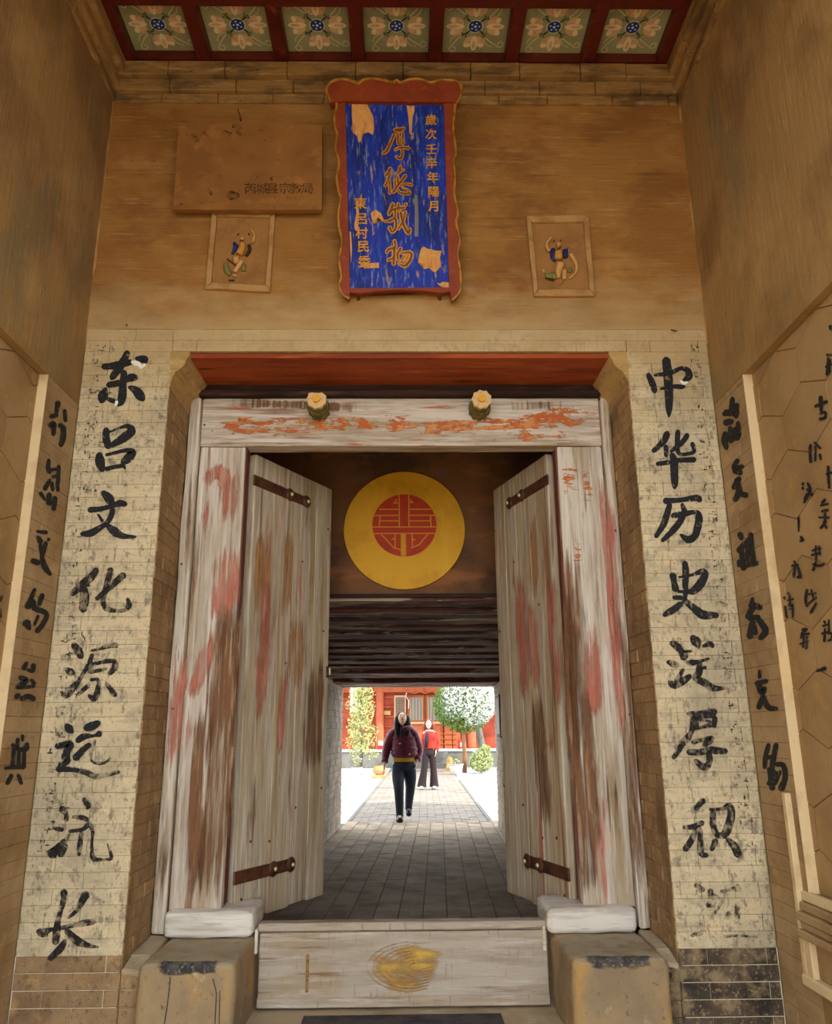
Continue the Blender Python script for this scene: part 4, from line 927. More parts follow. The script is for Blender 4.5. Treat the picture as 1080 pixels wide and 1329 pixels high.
character(wf, bc, '300,850,60 270,920,65 210,990,55 150,1040,45/285,990,45 290,1090,45/515,870,50 470,940,50 400,1000,45 340,1045,30/415,830,50 410,920,50 410,1020,45 440,1075,35 530,1070,35 590,1045,40 570,960,40/195,1180,45 300,1165,45 420,1140,45 590,1135,55/350,1080,50 375,1150,75 375,1250,75 380,1340,70 382,1400,60 380,1438,35', F_, F, M['ink'])
character(wf, bc, '250,75,55 400,65,40 540,45,55 580,65,50/290,110,45 265,200,55 230,300,55 160,415,40/410,110,35 430,180,50 390,270,55 320,360,55 220,455,35/320,215,45 430,200,50 540,180,35 570,220,60 560,320,65 530,410,60 470,445,65 395,400,25', G_, F, M['ink'])
character(wf, bc, '435,670,50 445,760,60 440,860,55 440,980,40 430,1030,35/320,785,60 335,860,50 345,920,65/380,805,20 500,785,25 600,750,50 630,780,60 590,860,75 520,935,65 440,945,30 370,940,30/330,1000,35 400,1000,40/400,1060,50 320,1120,60 240,1165,45/430,1030,50 520,1100,60 610,1165,75 740,1170,50', G_, F, M['ink'])
character(wf, bc, '155,170,45 200,200,60 240,250,50 270,300,75/120,345,35 180,365,60 205,380,35/135,520,35 170,550,65 250,520,65 320,470,40/200,510,45 260,410,25/340,120,50 380,165,80 395,210,30/440,200,25 500,180,45 525,205,35/290,350,30 340,350,50 400,340,30 490,315,25/410,360,45 400,440,60 370,490,50 450,530,60 530,580,55 655,580,15/400,400,25 460,395,30/240,250,30 330,245,20', H_, F, M['inkmid'])
character(wf, bc, '310,815,45 400,815,50 540,800,65/350,860,55 345,950,55/348,930,45 325,990,45 290,1040,60 240,1090,60/235,1110,50 215,1150,45 170,1210,40/380,850,30 385,940,28/545,850,45 540,930,35/385,850,20 540,840,25/370,950,25 450,930,30 540,900,55/385,870,20 500,880,20/350,1070,45 430,1050,35 520,1040,50 450,1095,45/310,1160,50 400,1165,50 500,1145,60 640,1155,50/490,1170,55 495,1250,50 450,1300,60 370,1240,40', H_, F, M['inkmid'])
character(wf, bc, '255,115,45 200,180,35/110,325,30 180,320,40 250,290,40/200,340,30 170,420,45 120,495,45/235,340,30 235,440,45 245,530,45 290,545,30/335,200,45 335,300,45 360,380,45/310,185,20 400,180,25 460,160,50 480,220,55 455,320,60 420,385,55 360,385,35/355,430,45 325,500,30/450,420,30 500,470,55 535,540,55', I_, F, M['inkmid'])
character(wf, bc, '200,780,35 255,815,40/315,820,40 315,900,35 290,940,25 350,940,20/400,830,25 480,810,25 530,800,60/525,920,30 525,1030,45/460,1000,40 455,1035,35/240,1090,35 245,1150,30 170,1170,30/430,1180,20 540,1175,18 680,1185,16/330,850,20 400,900,25 350,1000,18', I_, F, M['inkfaint'], 'almost vanished last character on the right pillar')
# ghost of a small painted text along both pillars' outer edges
for X_, seedk in ((-1.80, 1), (-1.74, 3), (1.75, 2)):
    rr = random.Random(seedk); b = MB()
    for k in range(30):
        z = 3.62 - k * .095 + rr.uniform(-.01, .01)
        if z < .5: break
        if seedk == 3 and k % 3: continue
        for q in range(9):
            x = X_ + rr.uniform(-.03, .03); zz = z + rr.uniform(-.03, .03); w_, h_ = (rr.uniform(.005, .014), .003) if q % 2 else (.003, rr.uniform(.004, .012)); y = -.0032 - .0001 * q
            b.add([(x - w_, y, zz - h_), (x + w_, y, zz - h_), (x + w_, y, zz + h_), (x - w_, y, zz + h_)], [(0, 1, 2, 3)])
    b.build('ghost_lettering', M['inkfaint'], wf)
def set_fade(me, vals):
    a = me.attributes.new('fade', 'FLOAT', 'POINT'); a.data.foreach_set('value', vals)
def trace(parent, name, m, P0_, n_, txt, lift=.0028):
    n_ = Vector(n_).normalized(); vs = []; fs = []; fd = []; inv_ = (Matrix.Translation(parent.location) @ parent.rotation_euler.to_matrix().to_4x4()).inverted()
    for k, st in enumerate(strokes(txt)):
        sm = smooth_pts(st); n = len(sm); k0 = len(vs)
        for i, (x, y, w_) in enumerate(sm):
            a, c = sm[max(i - 1, 0)], sm[min(i + 1, n - 1)]; tx, ty = c[0] - a[0], c[1] - a[1]; l = math.hypot(tx, ty) or 1; nx, ny = -ty / l, tx / l
            h = w_ * .85 * random.uniform(.85, 1.15); e_ = min(1, min(i, n - 1 - i) / 2.5)
            for q, f_ in ((-1, 0), (-.45, 1), (.45, 1), (1, 0)):
                vs.append(inv_ @ onp(x + nx * h * q, y + ny * h * q, Vector(P0_) + n_ * (lift + .0002 * k), n_)); fd.append(f_ * e_)
        for i in range(n - 1):
            for q in range(3): fs.append((k0 + i * 4 + q, k0 + i * 4 + q + 1, k0 + i * 4 + q + 5, k0 + i * 4 + q + 4))
    me = bpy.data.meshes.new(name); me.from_pydata([tuple(v) for v in vs], [], fs); me.update(); set_fade(me, fd)
    return link(name, me, M[m], parent)
FR = ((0, FY, 0), (0, -1, 0)); ST = ((0, FY - .035, 0), (0, -1, 0))
trace(gf, 'red_paint_trace', 'tred', *FR, '264,632,14 283,612,16 298,640,18 296,690,12/298,702,20 294,760,24 282,810,22/278,820,16 262,870,18 246,910,12/268,640,10 262,700,8/250,900,12 240,990,8')
trace(gf, 'brown_weather_stain', 'tbrown', *FR, '300,740,16 294,860,30 286,960,36 278,1060,34 268,1172,26/268,900,14 256,1040,18 246,1170,16')
trace(gf, 'red_paint_trace', 'tred', *FR, '778,590,8 786,700,9 796,820,9 806,960,8/764,790,16 770,880,18 776,930,12')
trace(gf, 'brown_weather_stain', 'tbrown', *FR, '738,700,12 744,800,22 752,900,30 758,1000,26 764,1100,22 766,1165,16/790,960,14 800,1100,14')
trace(gf, 'red_paint_trace', 'tred', *ST, '236,840,12 230,920,14 222,1000,10/790,640,10 797,760,11 803,880,11 812,980,9')
trace(gf, 'brown_weather_stain', 'tbrown', *ST, '252,600,8 244,760,8/216,1060,12 206,1180,12/806,780,10 820,1000,12 832,1160,12')
trace(gf, 'orange_paint_flakes', 'tflake', (0, FY - .004, 0), (0, -1, 0), '270,552,12 330,556,16 400,552,12 480,550,10 560,553,14 640,552,12 700,546,16 768,540,18/300,545,8 360,560,8/640,566,8 760,562,12/480,543,7 560,541,7')
trace(gf, 'orange_paint_flakes', 'tflake', *FR, '738,600,14 742,640,10/760,600,8 764,650,8/748,740,8 750,700,6')
trace(gf, 'brown_weather_stain', 'tbrown', (0, FY - .004, 0), (0, -1, 0), '290,522,10 400,526,8 470,530,10/640,528,10 760,524,10')
D1 = bpy.data.objects['door_1']; D2 = bpy.data.objects['door_2']
n1 = Vector((.883, -.469, 0)).normalized(); p1_ = Vector((-.985, .60, 0)) + n1 * .034; n2 = Vector((-.955, -.297, 0)).normalized(); p2_ = Vector((.970, .60, 0)) + n2 * .034
trace(D1, 'ochre_paint_trace', 'torange', p1_, n1, '337,680,9 335,740,12 334,800,10/346,690,8 344,800,12 340,900,10/376,680,7 374,740,9 372,800,9/388,790,16 385,850,20 382,900,14/405,700,6 404,800,6')
trace(D1, 'red_paint_trace', 'tred', p1_, n1, '346,740,10 344,800,14 342,850,14 339,900,10 336,940,6/370,860,8 366,930,8 362,980,6/328,650,4 322,760,4', .0034)
trace(D1, 'brown_weather_stain', 'tbrown', p1_, n1, '412,850,16 408,930,18 404,1010,14/330,1000,8 322,1120,8', .0034)
trace(D2, 'ochre_paint_trace', 'torange', p2_, n2, '690,660,8 692,720,10 694,780,8/668,720,7 670,790,9/705,680,6 708,780,6')
trace(D2, 'red_paint_trace', 'tred', p2_, n2, '674,740,8 677,800,12 680,850,14 683,920,8/690,770,8 694,840,12 697,900,8/714,740,9 718,800,12 722,860,12 726,930,6/712,945,9 714,985,8', .0034)
trace(D2, 'brown_weather_stain', 'tbrown', p2_, n2, '738,760,10 742,880,14 746,1010,12/696,880,12 704,1000,14 712,1080,12', .0034)
WL = bpy.data.objects['wall_left']; WR = bpy.data.objects['wall_right']
PL = (0, XL, 1); PR = (0, XR, -1); K1 = (0, 380, 5.11); K2 = (0, 640, 6.645); K3 = (0, 830, 6.645); K4 = (930, 400, 5.11); K5 = (930, 650, 5.11); K6 = (930, 900, 5.11)
for (t, c) in (('385,730,30 375,790,22/340,820,25 380,810,20/340,880,35 360,870,25 355,940,22/400,880,30/430,780,20 435,850,18/420,890,28 420,960,30 405,1010,25', K1),
               ('325,1110,20 320,1160,25 330,1190,22/390,1150,20 385,1260,22/320,1175,18 370,1170,18/350,1220,18 385,1215,18/330,1240,20 300,1300,25/345,1260,18 350,1310,18/380,1260,18 385,1310,20', K1),
               ('425,10,35 425,90,35/475,40,35 465,140,30/350,0,28 390,60,15', K2),
               ('320,330,18 400,340,30/330,380,30 350,420,40/420,400,30/395,430,30 370,520,35 360,560,20/280,580,35 330,600,40/365,560,30 390,640,40 435,700,25/350,450,30 365,510,35', K2),
               ('300,830,25 260,930,35 240,980,45/290,930,30 300,990,40 400,1040,35 370,1130,35 320,1190,35/365,880,35 340,960,30/230,1120,60 255,1170,28/330,1060,22 300,1130,22', K2),
               ('230,200,25 205,250,35/290,220,35 280,270,30 240,260,22/175,330,35 230,350,35 170,400,40/270,350,25 300,380,25/150,410,30 240,410,25 290,400,28/160,480,35 140,500,30/190,510,35 240,490,35 290,510,40', K3),
               ('195,830,25 195,870,20/155,860,28 150,930,28/110,910,30 170,950,30 240,930,35/235,900,30 225,950,35/120,950,25 110,1090,30/165,960,22 160,1090,28/210,960,25 205,1100,30/45,1110,20 120,1100,28 205,1100,32/100,1170,28 65,1240,30/160,1170,25 185,1240,25', K3)):
    character(WL, bc, t, c, PL, M['ink'], wmul=1.3)
for (t, c) in (('105,600,25 95,680,28 60,690,30/135,640,25 130,720,25/50,700,25 110,700,25 140,690,22/60,760,35 100,750,30/145,760,25 135,830,30 100,820,25/60,830,30 55,880,35 65,930,22/90,790,22 95,880,30/120,800,25 115,870,25/150,830,25 140,870,20', K4),
               ('140,1010,25 115,1060,25 170,1050,25/120,1080,30 160,1090,30/150,1130,30 115,1190,28/130,1140,25 150,1200,30 125,1270,30/150,1230,25 200,1240,30', K4),
               ('155,220,30 165,250,25/190,280,28 150,330,35/165,330,28 180,450,28/150,400,25 150,430,22/225,220,28 230,290,28 245,400,30/205,260,22 205,330,22 205,400,22/200,300,18 240,290,18/195,350,18 245,350,18/190,430,25 265,410,28', K5),
               ('240,650,22 230,700,30/205,770,28 250,700,35 290,710,28/220,780,30 280,770,25/240,800,30 220,900,35/250,830,25 260,880,25/280,790,30 325,860,35 290,910,28', K5),
               ('290,1130,22 285,1170,20/265,1210,25 330,1195,25/280,1220,28 300,1270,35 320,1240,22/310,1300,30 280,1370,28/310,1310,28 345,1370,30 400,1378,20', K5),
               ('345,340,22 325,420,25 320,490,22/395,340,25 375,440,28 365,520,25/320,430,22 365,420,22/350,500,25 370,630,30/400,470,25 445,480,28 455,560,28 430,630,38/390,520,22 345,600,22/420,520,22 385,600,22', K6)):
    character(WR, bc, t, c, PR, M['ink'], wmul=1.3)
PN = (0, XR + ND - .008, -1)
for (t, c) in (('655,650,18 730,620,20/690,590,25 695,680,20/685,700,16 720,690,16 720,725,18 685,735,18', K4), ('625,905,15 620,940,18 625,1020,20/650,890,14 690,930,14/655,920,14 655,1010,14/685,970,16 690,1000,14', K4),
               ('575,1160,16 572,1170,16/570,1190,16 575,1200,12/585,1270,18 600,1230,14/605,1160,14 620,1210,18 580,1290,12/600,1200,14 635,1240,16', K4), ('735,310,18 760,310,14/740,330,14 735,440,22/725,390,14 760,370,14/755,340,12 750,430,12', K4), ('755,120,22 760,140,20', K4),
               ('740,1050,18 745,1190,18/730,1100,14 765,1090,14', K4), ('700,1290,16 720,1270,16', K4), ('545,110,16 545,200,10/560,240,18 575,260,14 555,265,14', K5),
               ('690,30,12 740,20,12/700,70,16 740,60,14/715,60,12 720,140,18 690,180,16/680,110,12 745,110,12/710,140,14 730,180,14', K5), ('515,400,14 520,410,14/500,430,14 540,425,14/520,440,16 510,505,16/540,440,14 555,500,20 535,505,14', K5),
               ('660,300,14 660,390,14/635,330,12 690,315,14/630,360,12 690,345,12/680,300,10 685,360,12/640,460,14 660,400,12/640,420,14 680,430,16 710,420,14', K5),
               ('475,610,16 480,620,14/450,640,16 455,650,14/455,700,14 465,770,16/485,630,12 490,700,14/470,660,10 510,650,10/475,690,10 505,690,14/505,700,14 505,770,12/480,720,8 500,715,8', K5),
               ('600,590,14 590,650,18 600,700,14/630,590,12 640,640,12/610,620,10 660,610,10/660,640,14 600,690,12/660,680,14 625,740,16', K5), ('570,855,18 600,850,14 565,880,14/590,850,14 560,910,14/560,890,12 615,880,14/580,900,12 575,970,14/600,900,12 595,980,14/555,950,12 610,930,12', K5),
               ('715,800,16 720,810,14/705,830,14 740,820,12/720,850,14 715,930,16/700,880,14 740,870,12/745,790,10 745,870,14/740,880,14 765,880,12 760,920,14 740,925,12', K5), ('665,1130,12 720,1110,25', K5)):
    character(WR, 'small_brush_character', t, c, PN, M['ink'], lift=.003)
# left niche: two small marks at the picture edge
character(WL, 'small_brush_character', '5,930,16 15,890,18/5,1000,16 10,1070,14', K2, (0, XL - ND + .008, 1), M['inkmid'], lift=.003)

# ================================================================== hanging name board
SP0 = Vector((0, -.05, 3.96)); _up = Vector((0, -.235, 1.5)).normalized(); SN = Vector((1, 0, 0)).cross(_up).normalized()
if SN.y > 0: SN = -SN
def sp(lift=0.0): return lambda x, y: onp(410 + x / 4.287, 90 + y / 4.287, SP0 + SN * lift, SN)
sgn = empty('name_board', onp(517, 387, SP0, SN), 'blue vertical name board with gilt characters and scalloped red frame above the gate', 'sign')
inv = Matrix.Translation(-sgn.location)
def sb_(name, b, m, **k):
    me = b.mesh(name, weld=k.pop('weld', False)); me.transform(inv); o = link(name, me, m, sgn); return o
f0 = sp(0)
Lc = [(100, 150), (116, 200), (104, 262), (110, 330), (120, 365), (110, 440), (130, 520), (116, 600), (130, 690), (141, 720), (126, 800), (130, 880), (146, 960), (130, 1060), (142, 1150), (130, 1205), (150, 1252), (187, 1275)]
Rc = [(765, 150), (776, 200), (765, 310), (771, 380), (781, 470), (766, 510), (776, 600), (770, 690), (791, 800), (780, 850), (801, 950), (790, 1030), (801, 1100), (806, 1170), (800, 1240), (757, 1285)]
def smooth2(ps, n=4):
    q = smooth_pts([(a, b_, 0) for a, b_ in ps]); return [(a, b_) for a, b_, _ in q]
TH = -SN * .035
for name, outer, inner in (('frame_side', smooth2(Lc), [(190, 1220), (163, 172)]), ('frame_side', smooth2(Rc), [(742, 1215), (712, 178)])):
    f3 = sp(.03); poly = [f3(*p) for p in outer] + [f3(*p) for p in inner]
    bm = bmesh.new(); vs = [bm.verts.new(p) for p in poly]; fc_ = bm.faces.new(vs); bmesh.ops.triangulate(bm, faces=[fc_])
    ex = bmesh.ops.extrude_face_region(bm, geom=list(bm.faces)); bmesh.ops.translate(bm, vec=-SN * .055, verts=[v for v in ex['geom'] if isinstance(v, bmesh.types.BMVert)])
    bmesh.ops.recalc_face_normals(bm, faces=bm.faces); me = bpy.data.meshes.new(name); bm.to_mesh(me); bm.free(); me.transform(inv); link(name, me, M['signred'], sgn)
Tc = [(82, 185), (60, 120), (75, 80), (120, 56), (165, 56), (210, 68), (235, 78), (270, 56), (330, 52), (400, 65), (430, 72), (450, 60), (470, 74), (520, 57), (580, 55), (640, 73), (680, 62), (740, 60), (790, 70), (811, 105), (806, 150), (785, 190)]
def flat_ext(name, poly, m, lift, th):
    bm = bmesh.new(); f9 = sp(lift); vs = [bm.verts.new(f9(*p)) for p in poly]; fc_ = bm.faces.new(vs); bmesh.ops.triangulate(bm, faces=[fc_])
    ex = bmesh.ops.extrude_face_region(bm, geom=list(bm.faces)); bmesh.ops.translate(bm, vec=-SN * th, verts=[v for v in ex['geom'] if isinstance(v, bmesh.types.BMVert)])
    bmesh.ops.recalc_face_normals(bm, faces=bm.faces); me = bpy.data.meshes.new(name); bm.to_mesh(me); bm.free(); me.transform(inv); return link(name, me, m, sgn)
flat_ext('frame_top', smooth2(Tc) + [(765, 182), (712, 182), (163, 176), (100, 182)], M['signred'], .045, .07)
flat_ext('frame_bottom', [p for p in ((190, 1218), (742, 1213), (748, 1236), (700, 1243), (600, 1232), (470, 1226), (330, 1232), (240, 1246), (188, 1240))], M['signred'], .03, .05)
for nm, C2, lf in (('gold_rim', Lc, .031), ('gold_rim', Rc, .031), ('gold_rim', Tc, .046)):
    b = MB(); b.tube([sp(lf)(*p) for p in smooth2(C2)], .0085, 6); sb_(nm, b, M['goldrim'])
flat_ext('blue_panel', [p for p in ((163, 172), (712, 178), (742, 1216), (190, 1221))], M['signblue'], .012, .03)
for k, pl in enumerate(([(200, 195), (215, 180), (280, 178), (290, 205), (305, 235), (320, 262), (325, 330), (318, 365), (290, 350), (262, 360), (252, 400), (240, 405), (230, 372), (208, 352), (215, 310), (200, 260)],
                        [(505, 200), (525, 205), (550, 202), (548, 235), (538, 270), (532, 365), (522, 355), (514, 260)],
                        [(575, 1035), (585, 1000), (600, 985), (620, 998), (640, 1000), (665, 1008), (700, 1010), (690, 1050), (697, 1095), (665, 1130), (648, 1122), (630, 1105), (600, 1112), (592, 1080), (568, 1075)],
                        [(672, 1186), (690, 1192), (705, 1182), (740, 1186), (742, 1214), (712, 1214), (690, 1205)],
                        [(262, 1082), (300, 1078), (350, 1075), (352, 1105), (310, 1106), (268, 1108)],
                        [(214, 860), (226, 800), (222, 740), (234, 730), (240, 800), (236, 900), (216, 890)],
                        [(305, 800), (330, 780), (362, 800), (385, 850), (370, 845), (340, 820), (325, 850), (318, 860)],
                        [(548, 700), (566, 700), (572, 830), (570, 930), (548, 930), (552, 800)], [(188, 900), (196, 905), (202, 1000), (196, 1080), (190, 1000)])):
    b = MB(); P_ = [sp(.0135)(*p) for p in pl]; bm = bmesh.new(); fc_ = bm.faces.new([bm.verts.new(p) for p in P_]); bmesh.ops.triangulate(bm, faces=[fc_])
    me = bpy.data.meshes.new('peeled_patch'); bm.to_mesh(me); bm.free(); me.transform(inv); link('peeled_patch', me, M['peel'] if k != 7 else M['greypane'], sgn)
S1 = (480, 150, 12.08); S2 = (460, 240, 9.818)
for t, c in (('390,220,45 470,225,70 540,200,40/385,290,40 330,420,45 270,550,50 200,600,30/440,280,40 445,440,40/520,270,40 520,440,40/440,350,22 530,350,22/440,430,26 540,430,26/400,540,35 480,500,40 610,510,45/500,520,36 510,620,42 470,670,50 410,640,28', S1),
             ('320,830,50 290,900,50 250,940,40/320,900,50 290,1000,42 240,1100,42/310,1020,35 315,1220,40/480,800,50 460,880,50 410,910,35/540,850,26 470,870,40/560,940,50 500,1020,50 440,1090,42 370,1200,50/390,1000,34 400,1100,34/440,950,34 440,1050,40/480,1100,34 570,1070,30 660,1090,40/430,1150,30 480,1210,40 620,1220,42 600,1170,26 510,1130,22', S1),
             ('490,240,40 470,310,50 440,380,30/560,240,34 560,330,34/440,340,34 540,300,40 640,290,30/655,250,50/520,300,34 520,430,34/450,460,42 520,430,40 530,540,42 480,600,32 450,540,40/390,465,22 450,460,34/590,350,42 610,440,42 640,540,42 690,610,50 705,560,36/650,340,34 620,460,34 560,560,30', S2),
             ('510,710,36 520,790,40 440,820,40 410,860,32/510,790,42 500,1010,42/430,960,34 500,930,34/590,810,42 550,880,36 560,960,26/600,870,26 700,860,42 730,900,42 690,990,42 640,1030,42 560,1000,22/640,900,24 600,970,24/680,900,22 640,980,22', S2)):
    b = MB(); b2 = MB()
    for k, st in enumerate(strokes(t)):
        ribbon(b, st, lambda x, y: onp(c[0] + x / c[2], c[1] + y / c[2], SP0 + SN * (.0165 + .0001 * k), SN), grow=16, jit=.03)
        ribbon(b2, st, lambda x, y: onp(c[0] + x / c[2], c[1] + y / c[2], SP0 + SN * (.0185 + .0001 * k), SN), grow=-14, jit=.03)
    o = sb_('gilt_character', b, M['gold']); me = b2.mesh('f'); me.transform(inv); link('character_fill', me, M['goldfill'], o)
def glyph(ch, size, bold=.0):
    c = bpy.data.curves.new('glyph', 'FONT'); c.body = ch; c.size = size; c.align_x = 'CENTER'; c.align_y = 'CENTER'; c.resolution_u = 3
    o = bpy.data.objects.new('glyph', c); COL.objects.link(o); dg = bpy.context.evaluated_depsgraph_get()
    me = bpy.data.meshes.new_from_object(o.evaluated_get(dg)); bpy.data.objects.remove(o)
    if bold:
        vs = [v.co.copy() for v in me.vertices]; fs = [tuple(p.vertices) for p in me.polygons]; b = MB()
        for k, (dx, dy) in enumerate(((0, 0), (bold, 0), (-bold, 0), (0, bold), (0, -bold))): b.add([v + Vector((dx, dy, .0001 * k)) for v in vs], fs)
        me = b.mesh('glyph')
    return me
ux = Vector((1, 0, 0)); BS = Matrix((ux, _up, ux.cross(_up))).transposed()
def put(me, pos, parent, name, m, basis, origin):
    me.materials.clear(); o = link(name, me, m, parent); o.matrix_local = Matrix.Translation(pos - origin) @ basis.to_4x4(); return o
for ch, (x, y) in zip('歲次壬辛年陽月', ((641, 285), (641, 365), (643, 448), (645, 525), (650, 605), (655, 685), (658, 765))):
    put(glyph(ch, .074, .0016), sp(.0165)(x, y), sgn, 'small_gilt_character', M['gold'], BS, sgn.location)
for ch, (x, y) in zip('東呂村民委', ((248, 750), (256, 835), (255, 915), (265, 990), (270, 1075))):
    put(glyph(ch, .078, .0016), sp(.0165)(x, y), sgn, 'small_gilt_character', M['gold'], BS, sgn.location)
for x in (330, 610): 
    q = sp(0)(x, 60); b = MB().tube([q, Vector((q.x, -.02, q.z + .04))], .006, 6); sb_('hook', b, M['iron'])
for x in (235, 690):
    q = sp(0)(x, 1240); b = MB().tube([q - SN * .01, Vector((q.x, .0, q.z - .02))], .012, 6); sb_('rest_pin', b, M['iron'])

# ================================================================== stone plaque and clay relief panels
Qp = Vector((0, -.035, 3.0)); Qn = Vector((0, -1, -.03)).normalized()
def q2(l=0): return lambda x, y: onp(210 + x / 4.909, 140 + y / 4.909, Qp + Qn * l, Qn)
pq = empty('stone_plaque', q2()(560, 650), 'flat ochre stone plaque with faded lettering left of the blue board', 'plaque'); inv2 = Matrix.Translation(-pq.location)
def pqb(name, b, m, **k): me = b.mesh(name, **k); me.transform(inv2); return link(name, me, m, pq)
out = [(107, 112), (300, 104), (440, 88), (560, 84), (700, 92), (1022, 112), (1020, 652), (700, 655), (400, 652), (72, 650)]
b = MB().prism([q2()(x, y) for x, y in out], -Qn * .03); pqb('plaque_slab', b, M['plaque'], weld=True)
b = MB().prism([q2(.006)(x, y) for x, y in [(76, 622), (300, 606), (540, 604), (800, 612), (1018, 628), (1018, 650), (76, 648)]], -Qn * .006); pqb('lower_edge', b, M['plaque'], weld=True)
I3 = Matrix((Vector((1, 0, 0)), Vector((0, 0, 1)), Vector((0, -1, 0)))).transposed()
for ch, x in zip('芮城县宗教局', (565, 640, 705, 785, 858, 928)): put(glyph(ch, .082, .0010), q2(.002)(x, 518), pq, 'engraved_character', M['plaqueink'], I3, pq.location)
put(glyph('2002.05', .036, 0), q2(.002)(850, 574), pq, 'engraved_date', M['plaqueink'], I3, pq.location)
for t in ('165,170,30 220,160,20/170,190,20 215,190,30 190,210,18/200,215,22 235,205,16', '260,160,18 310,150,16/270,175,16 300,180,14', '395,150,22 440,165,20/410,170,18', '470,120,60 500,160,50/540,150,26 560,165,20', '590,160,22 640,145,20/620,175,18 660,200,25', '650,215,20 670,205,16',
          '285,535,50 310,545,40', '440,555,60 480,560,40', '700,450,25 760,440,20', '690,520,30 710,530,40', '960,315,22', '120,620,22 200,612,20 330,606,14', '900,640,18 1010,640,26'):
    b = MB()
    for k, st in enumerate(strokes(t)): ribbon(b, st, q2(.0015 + .0001 * k), jit=.2)
    pqb('dark_stain', b, M['plaquestain'])
for (x, y) in ((485, 20), (575, 66)):
    q = q2(0)(x, y); b = MB().tube([Vector((q.x, .01, q.z + .0)), Vector((q.x + .005, -.05, q.z - .01))], .006, 6); pqb('nail', b, M['iron'])
b = MB().tube([q2(.01)(485, 8), q2(.012)(505, 75)], .004, 6); pqb('nail', b, M['iron'])
pl_nail = MB().tube([(0, .0, 0), (.02, -.04, -.03)], .004, 6)
for nm, p in (('wall_nail', on(164, 421, 1, 0)), ('wall_nail', on(871, 428, 1, 0))):
    o = link('nail', pl_nail.mesh('nail'), M['iron'], wf, p)

def relief(px4, label, fig, s0):
    P = [on(x, y, 1, -.012) for x, y in px4]; c = (P[0] + P[1] + P[2] + P[3]) / 4; base = Vector((c.x, 0, (P[2].z + P[3].z) / 2))
    e = empty('clay_relief', base, label, 'relief panel', 'clay reliefs on the wall')
    L = [p - base for p in P]; cc = c - base
    ins = lambda t: [cc + (p - cc) * t for p in L]
    inn = ins(.84); inn2 = ins(.80)
    rr = random.Random(s0)
    for k in range(4):
        a, b_ = L[k], L[(k + 1) % 4]; c_, d_ = inn[(k + 1) % 4], inn[k]
        me = MB().prism([a + Vector((0, -.016, 0)), b_ + Vector((0, -.016, 0)), c_ + Vector((0, -.012, 0)), d_ + Vector((0, -.012, 0))], (0, .042, 0)).mesh('frame_strip', weld=True, bevel=.004); rough_edges(me, .0025, s0 + k, 2)
        link('frame_strip', me, M['relframe'], e)
    MB().prism([Vector((p.x, -.004, p.z)) for p in inn], (0, .012, 0)).build('back_panel', M['relief'], e, weld=True)
    x0, y0, sc = fig[0]
    def tf(l):
        return lambda x, y: on(x0 + x / sc, y0 + y / sc, 1, -.004 - l) - base
    f = empty('x'); bpy.data.objects.remove(f)
    for nm, m, pts, th in fig[1]:
        if nm == 'r':
            for k, st in enumerate(strokes(pts)): 
                b = MB()
                q = [tf(th)(p[0], p[1]) for p in smooth_pts(st)] if len(st) > 1 else [tf(th)(st[0][0], st[0][1]), tf(th)(st[0][0] + 1, st[0][1] + 1)]
                sm = smooth_pts(st) if len(st) > 1 else [st[0], st[0]]
                b.tube(q, [.8 * max(p[2], 3) / sc * .0062 / 2 for p in sm], 8); b.build('figure_piece', M[m], e, smooth=True)
    return e
K7 = (280, 290, 15.43); K8 = (660, 260, 7.714)
relief([(276, 273), (358, 275), (351, 380), (267, 376)], 'left square clay relief of a small glazed figure under the stone plaque', (K7, [
    ('r', 'rgreen', '200,800,90 230,950,120 300,1040,90/560,830,90 560,960,90', .004), ('r', 'rskin', '400,700,150 420,800,110/520,760,90 440,880,100 370,980,90/350,1040,60 430,1050,70', .008),
    ('r', 'ryel', '530,400,110 530,500,140 470,620,150/500,330,60', .014), ('r', 'rskin', '530,290,80 530,330,80', .02), ('r', 'rblue', '370,390,60 400,470,90 330,610,40', .014),
    ('r', 'rdark', '660,430,60 680,520,70 610,650,60/450,220,50/650,215,35 680,205,30/260,1135,25 370,1140,30/230,710,25 320,780,22 410,850,18', .012), ('r', 'ryel', '700,110,40 770,230,60 740,390,70/680,430,50', .010)]), 5)
relief([(683, 282), (763, 281), (772, 385), (693, 385)], 'right square clay relief of a small glazed figure right of the blue board', (K8, [
    ('r', 'rgreen', '370,770,60 440,760,80 470,790,50/600,720,50 630,690,40', .004), ('r', 'rskin', '520,640,90 500,720,60 500,780,40/560,700,50 560,790,45/530,830,60', .009),
    ('r', 'ryel', '500,520,80 500,590,90/500,480,60', .014), ('r', 'rskin', '500,430,50 510,460,50/430,370,22 380,440,30 410,510,36', .018), ('r', 'rblue', '450,490,40 440,560,44 465,610,24/570,500,50 570,570,48', .014),
    ('r', 'rdark', '455,405,30/525,400,26/370,775,16 460,800,20/590,480,20', .016), ('r', 'rskin', '620,540,44 680,640,36 670,730,30 610,780,24/350,690,24 355,730,24', .008)]), 9)

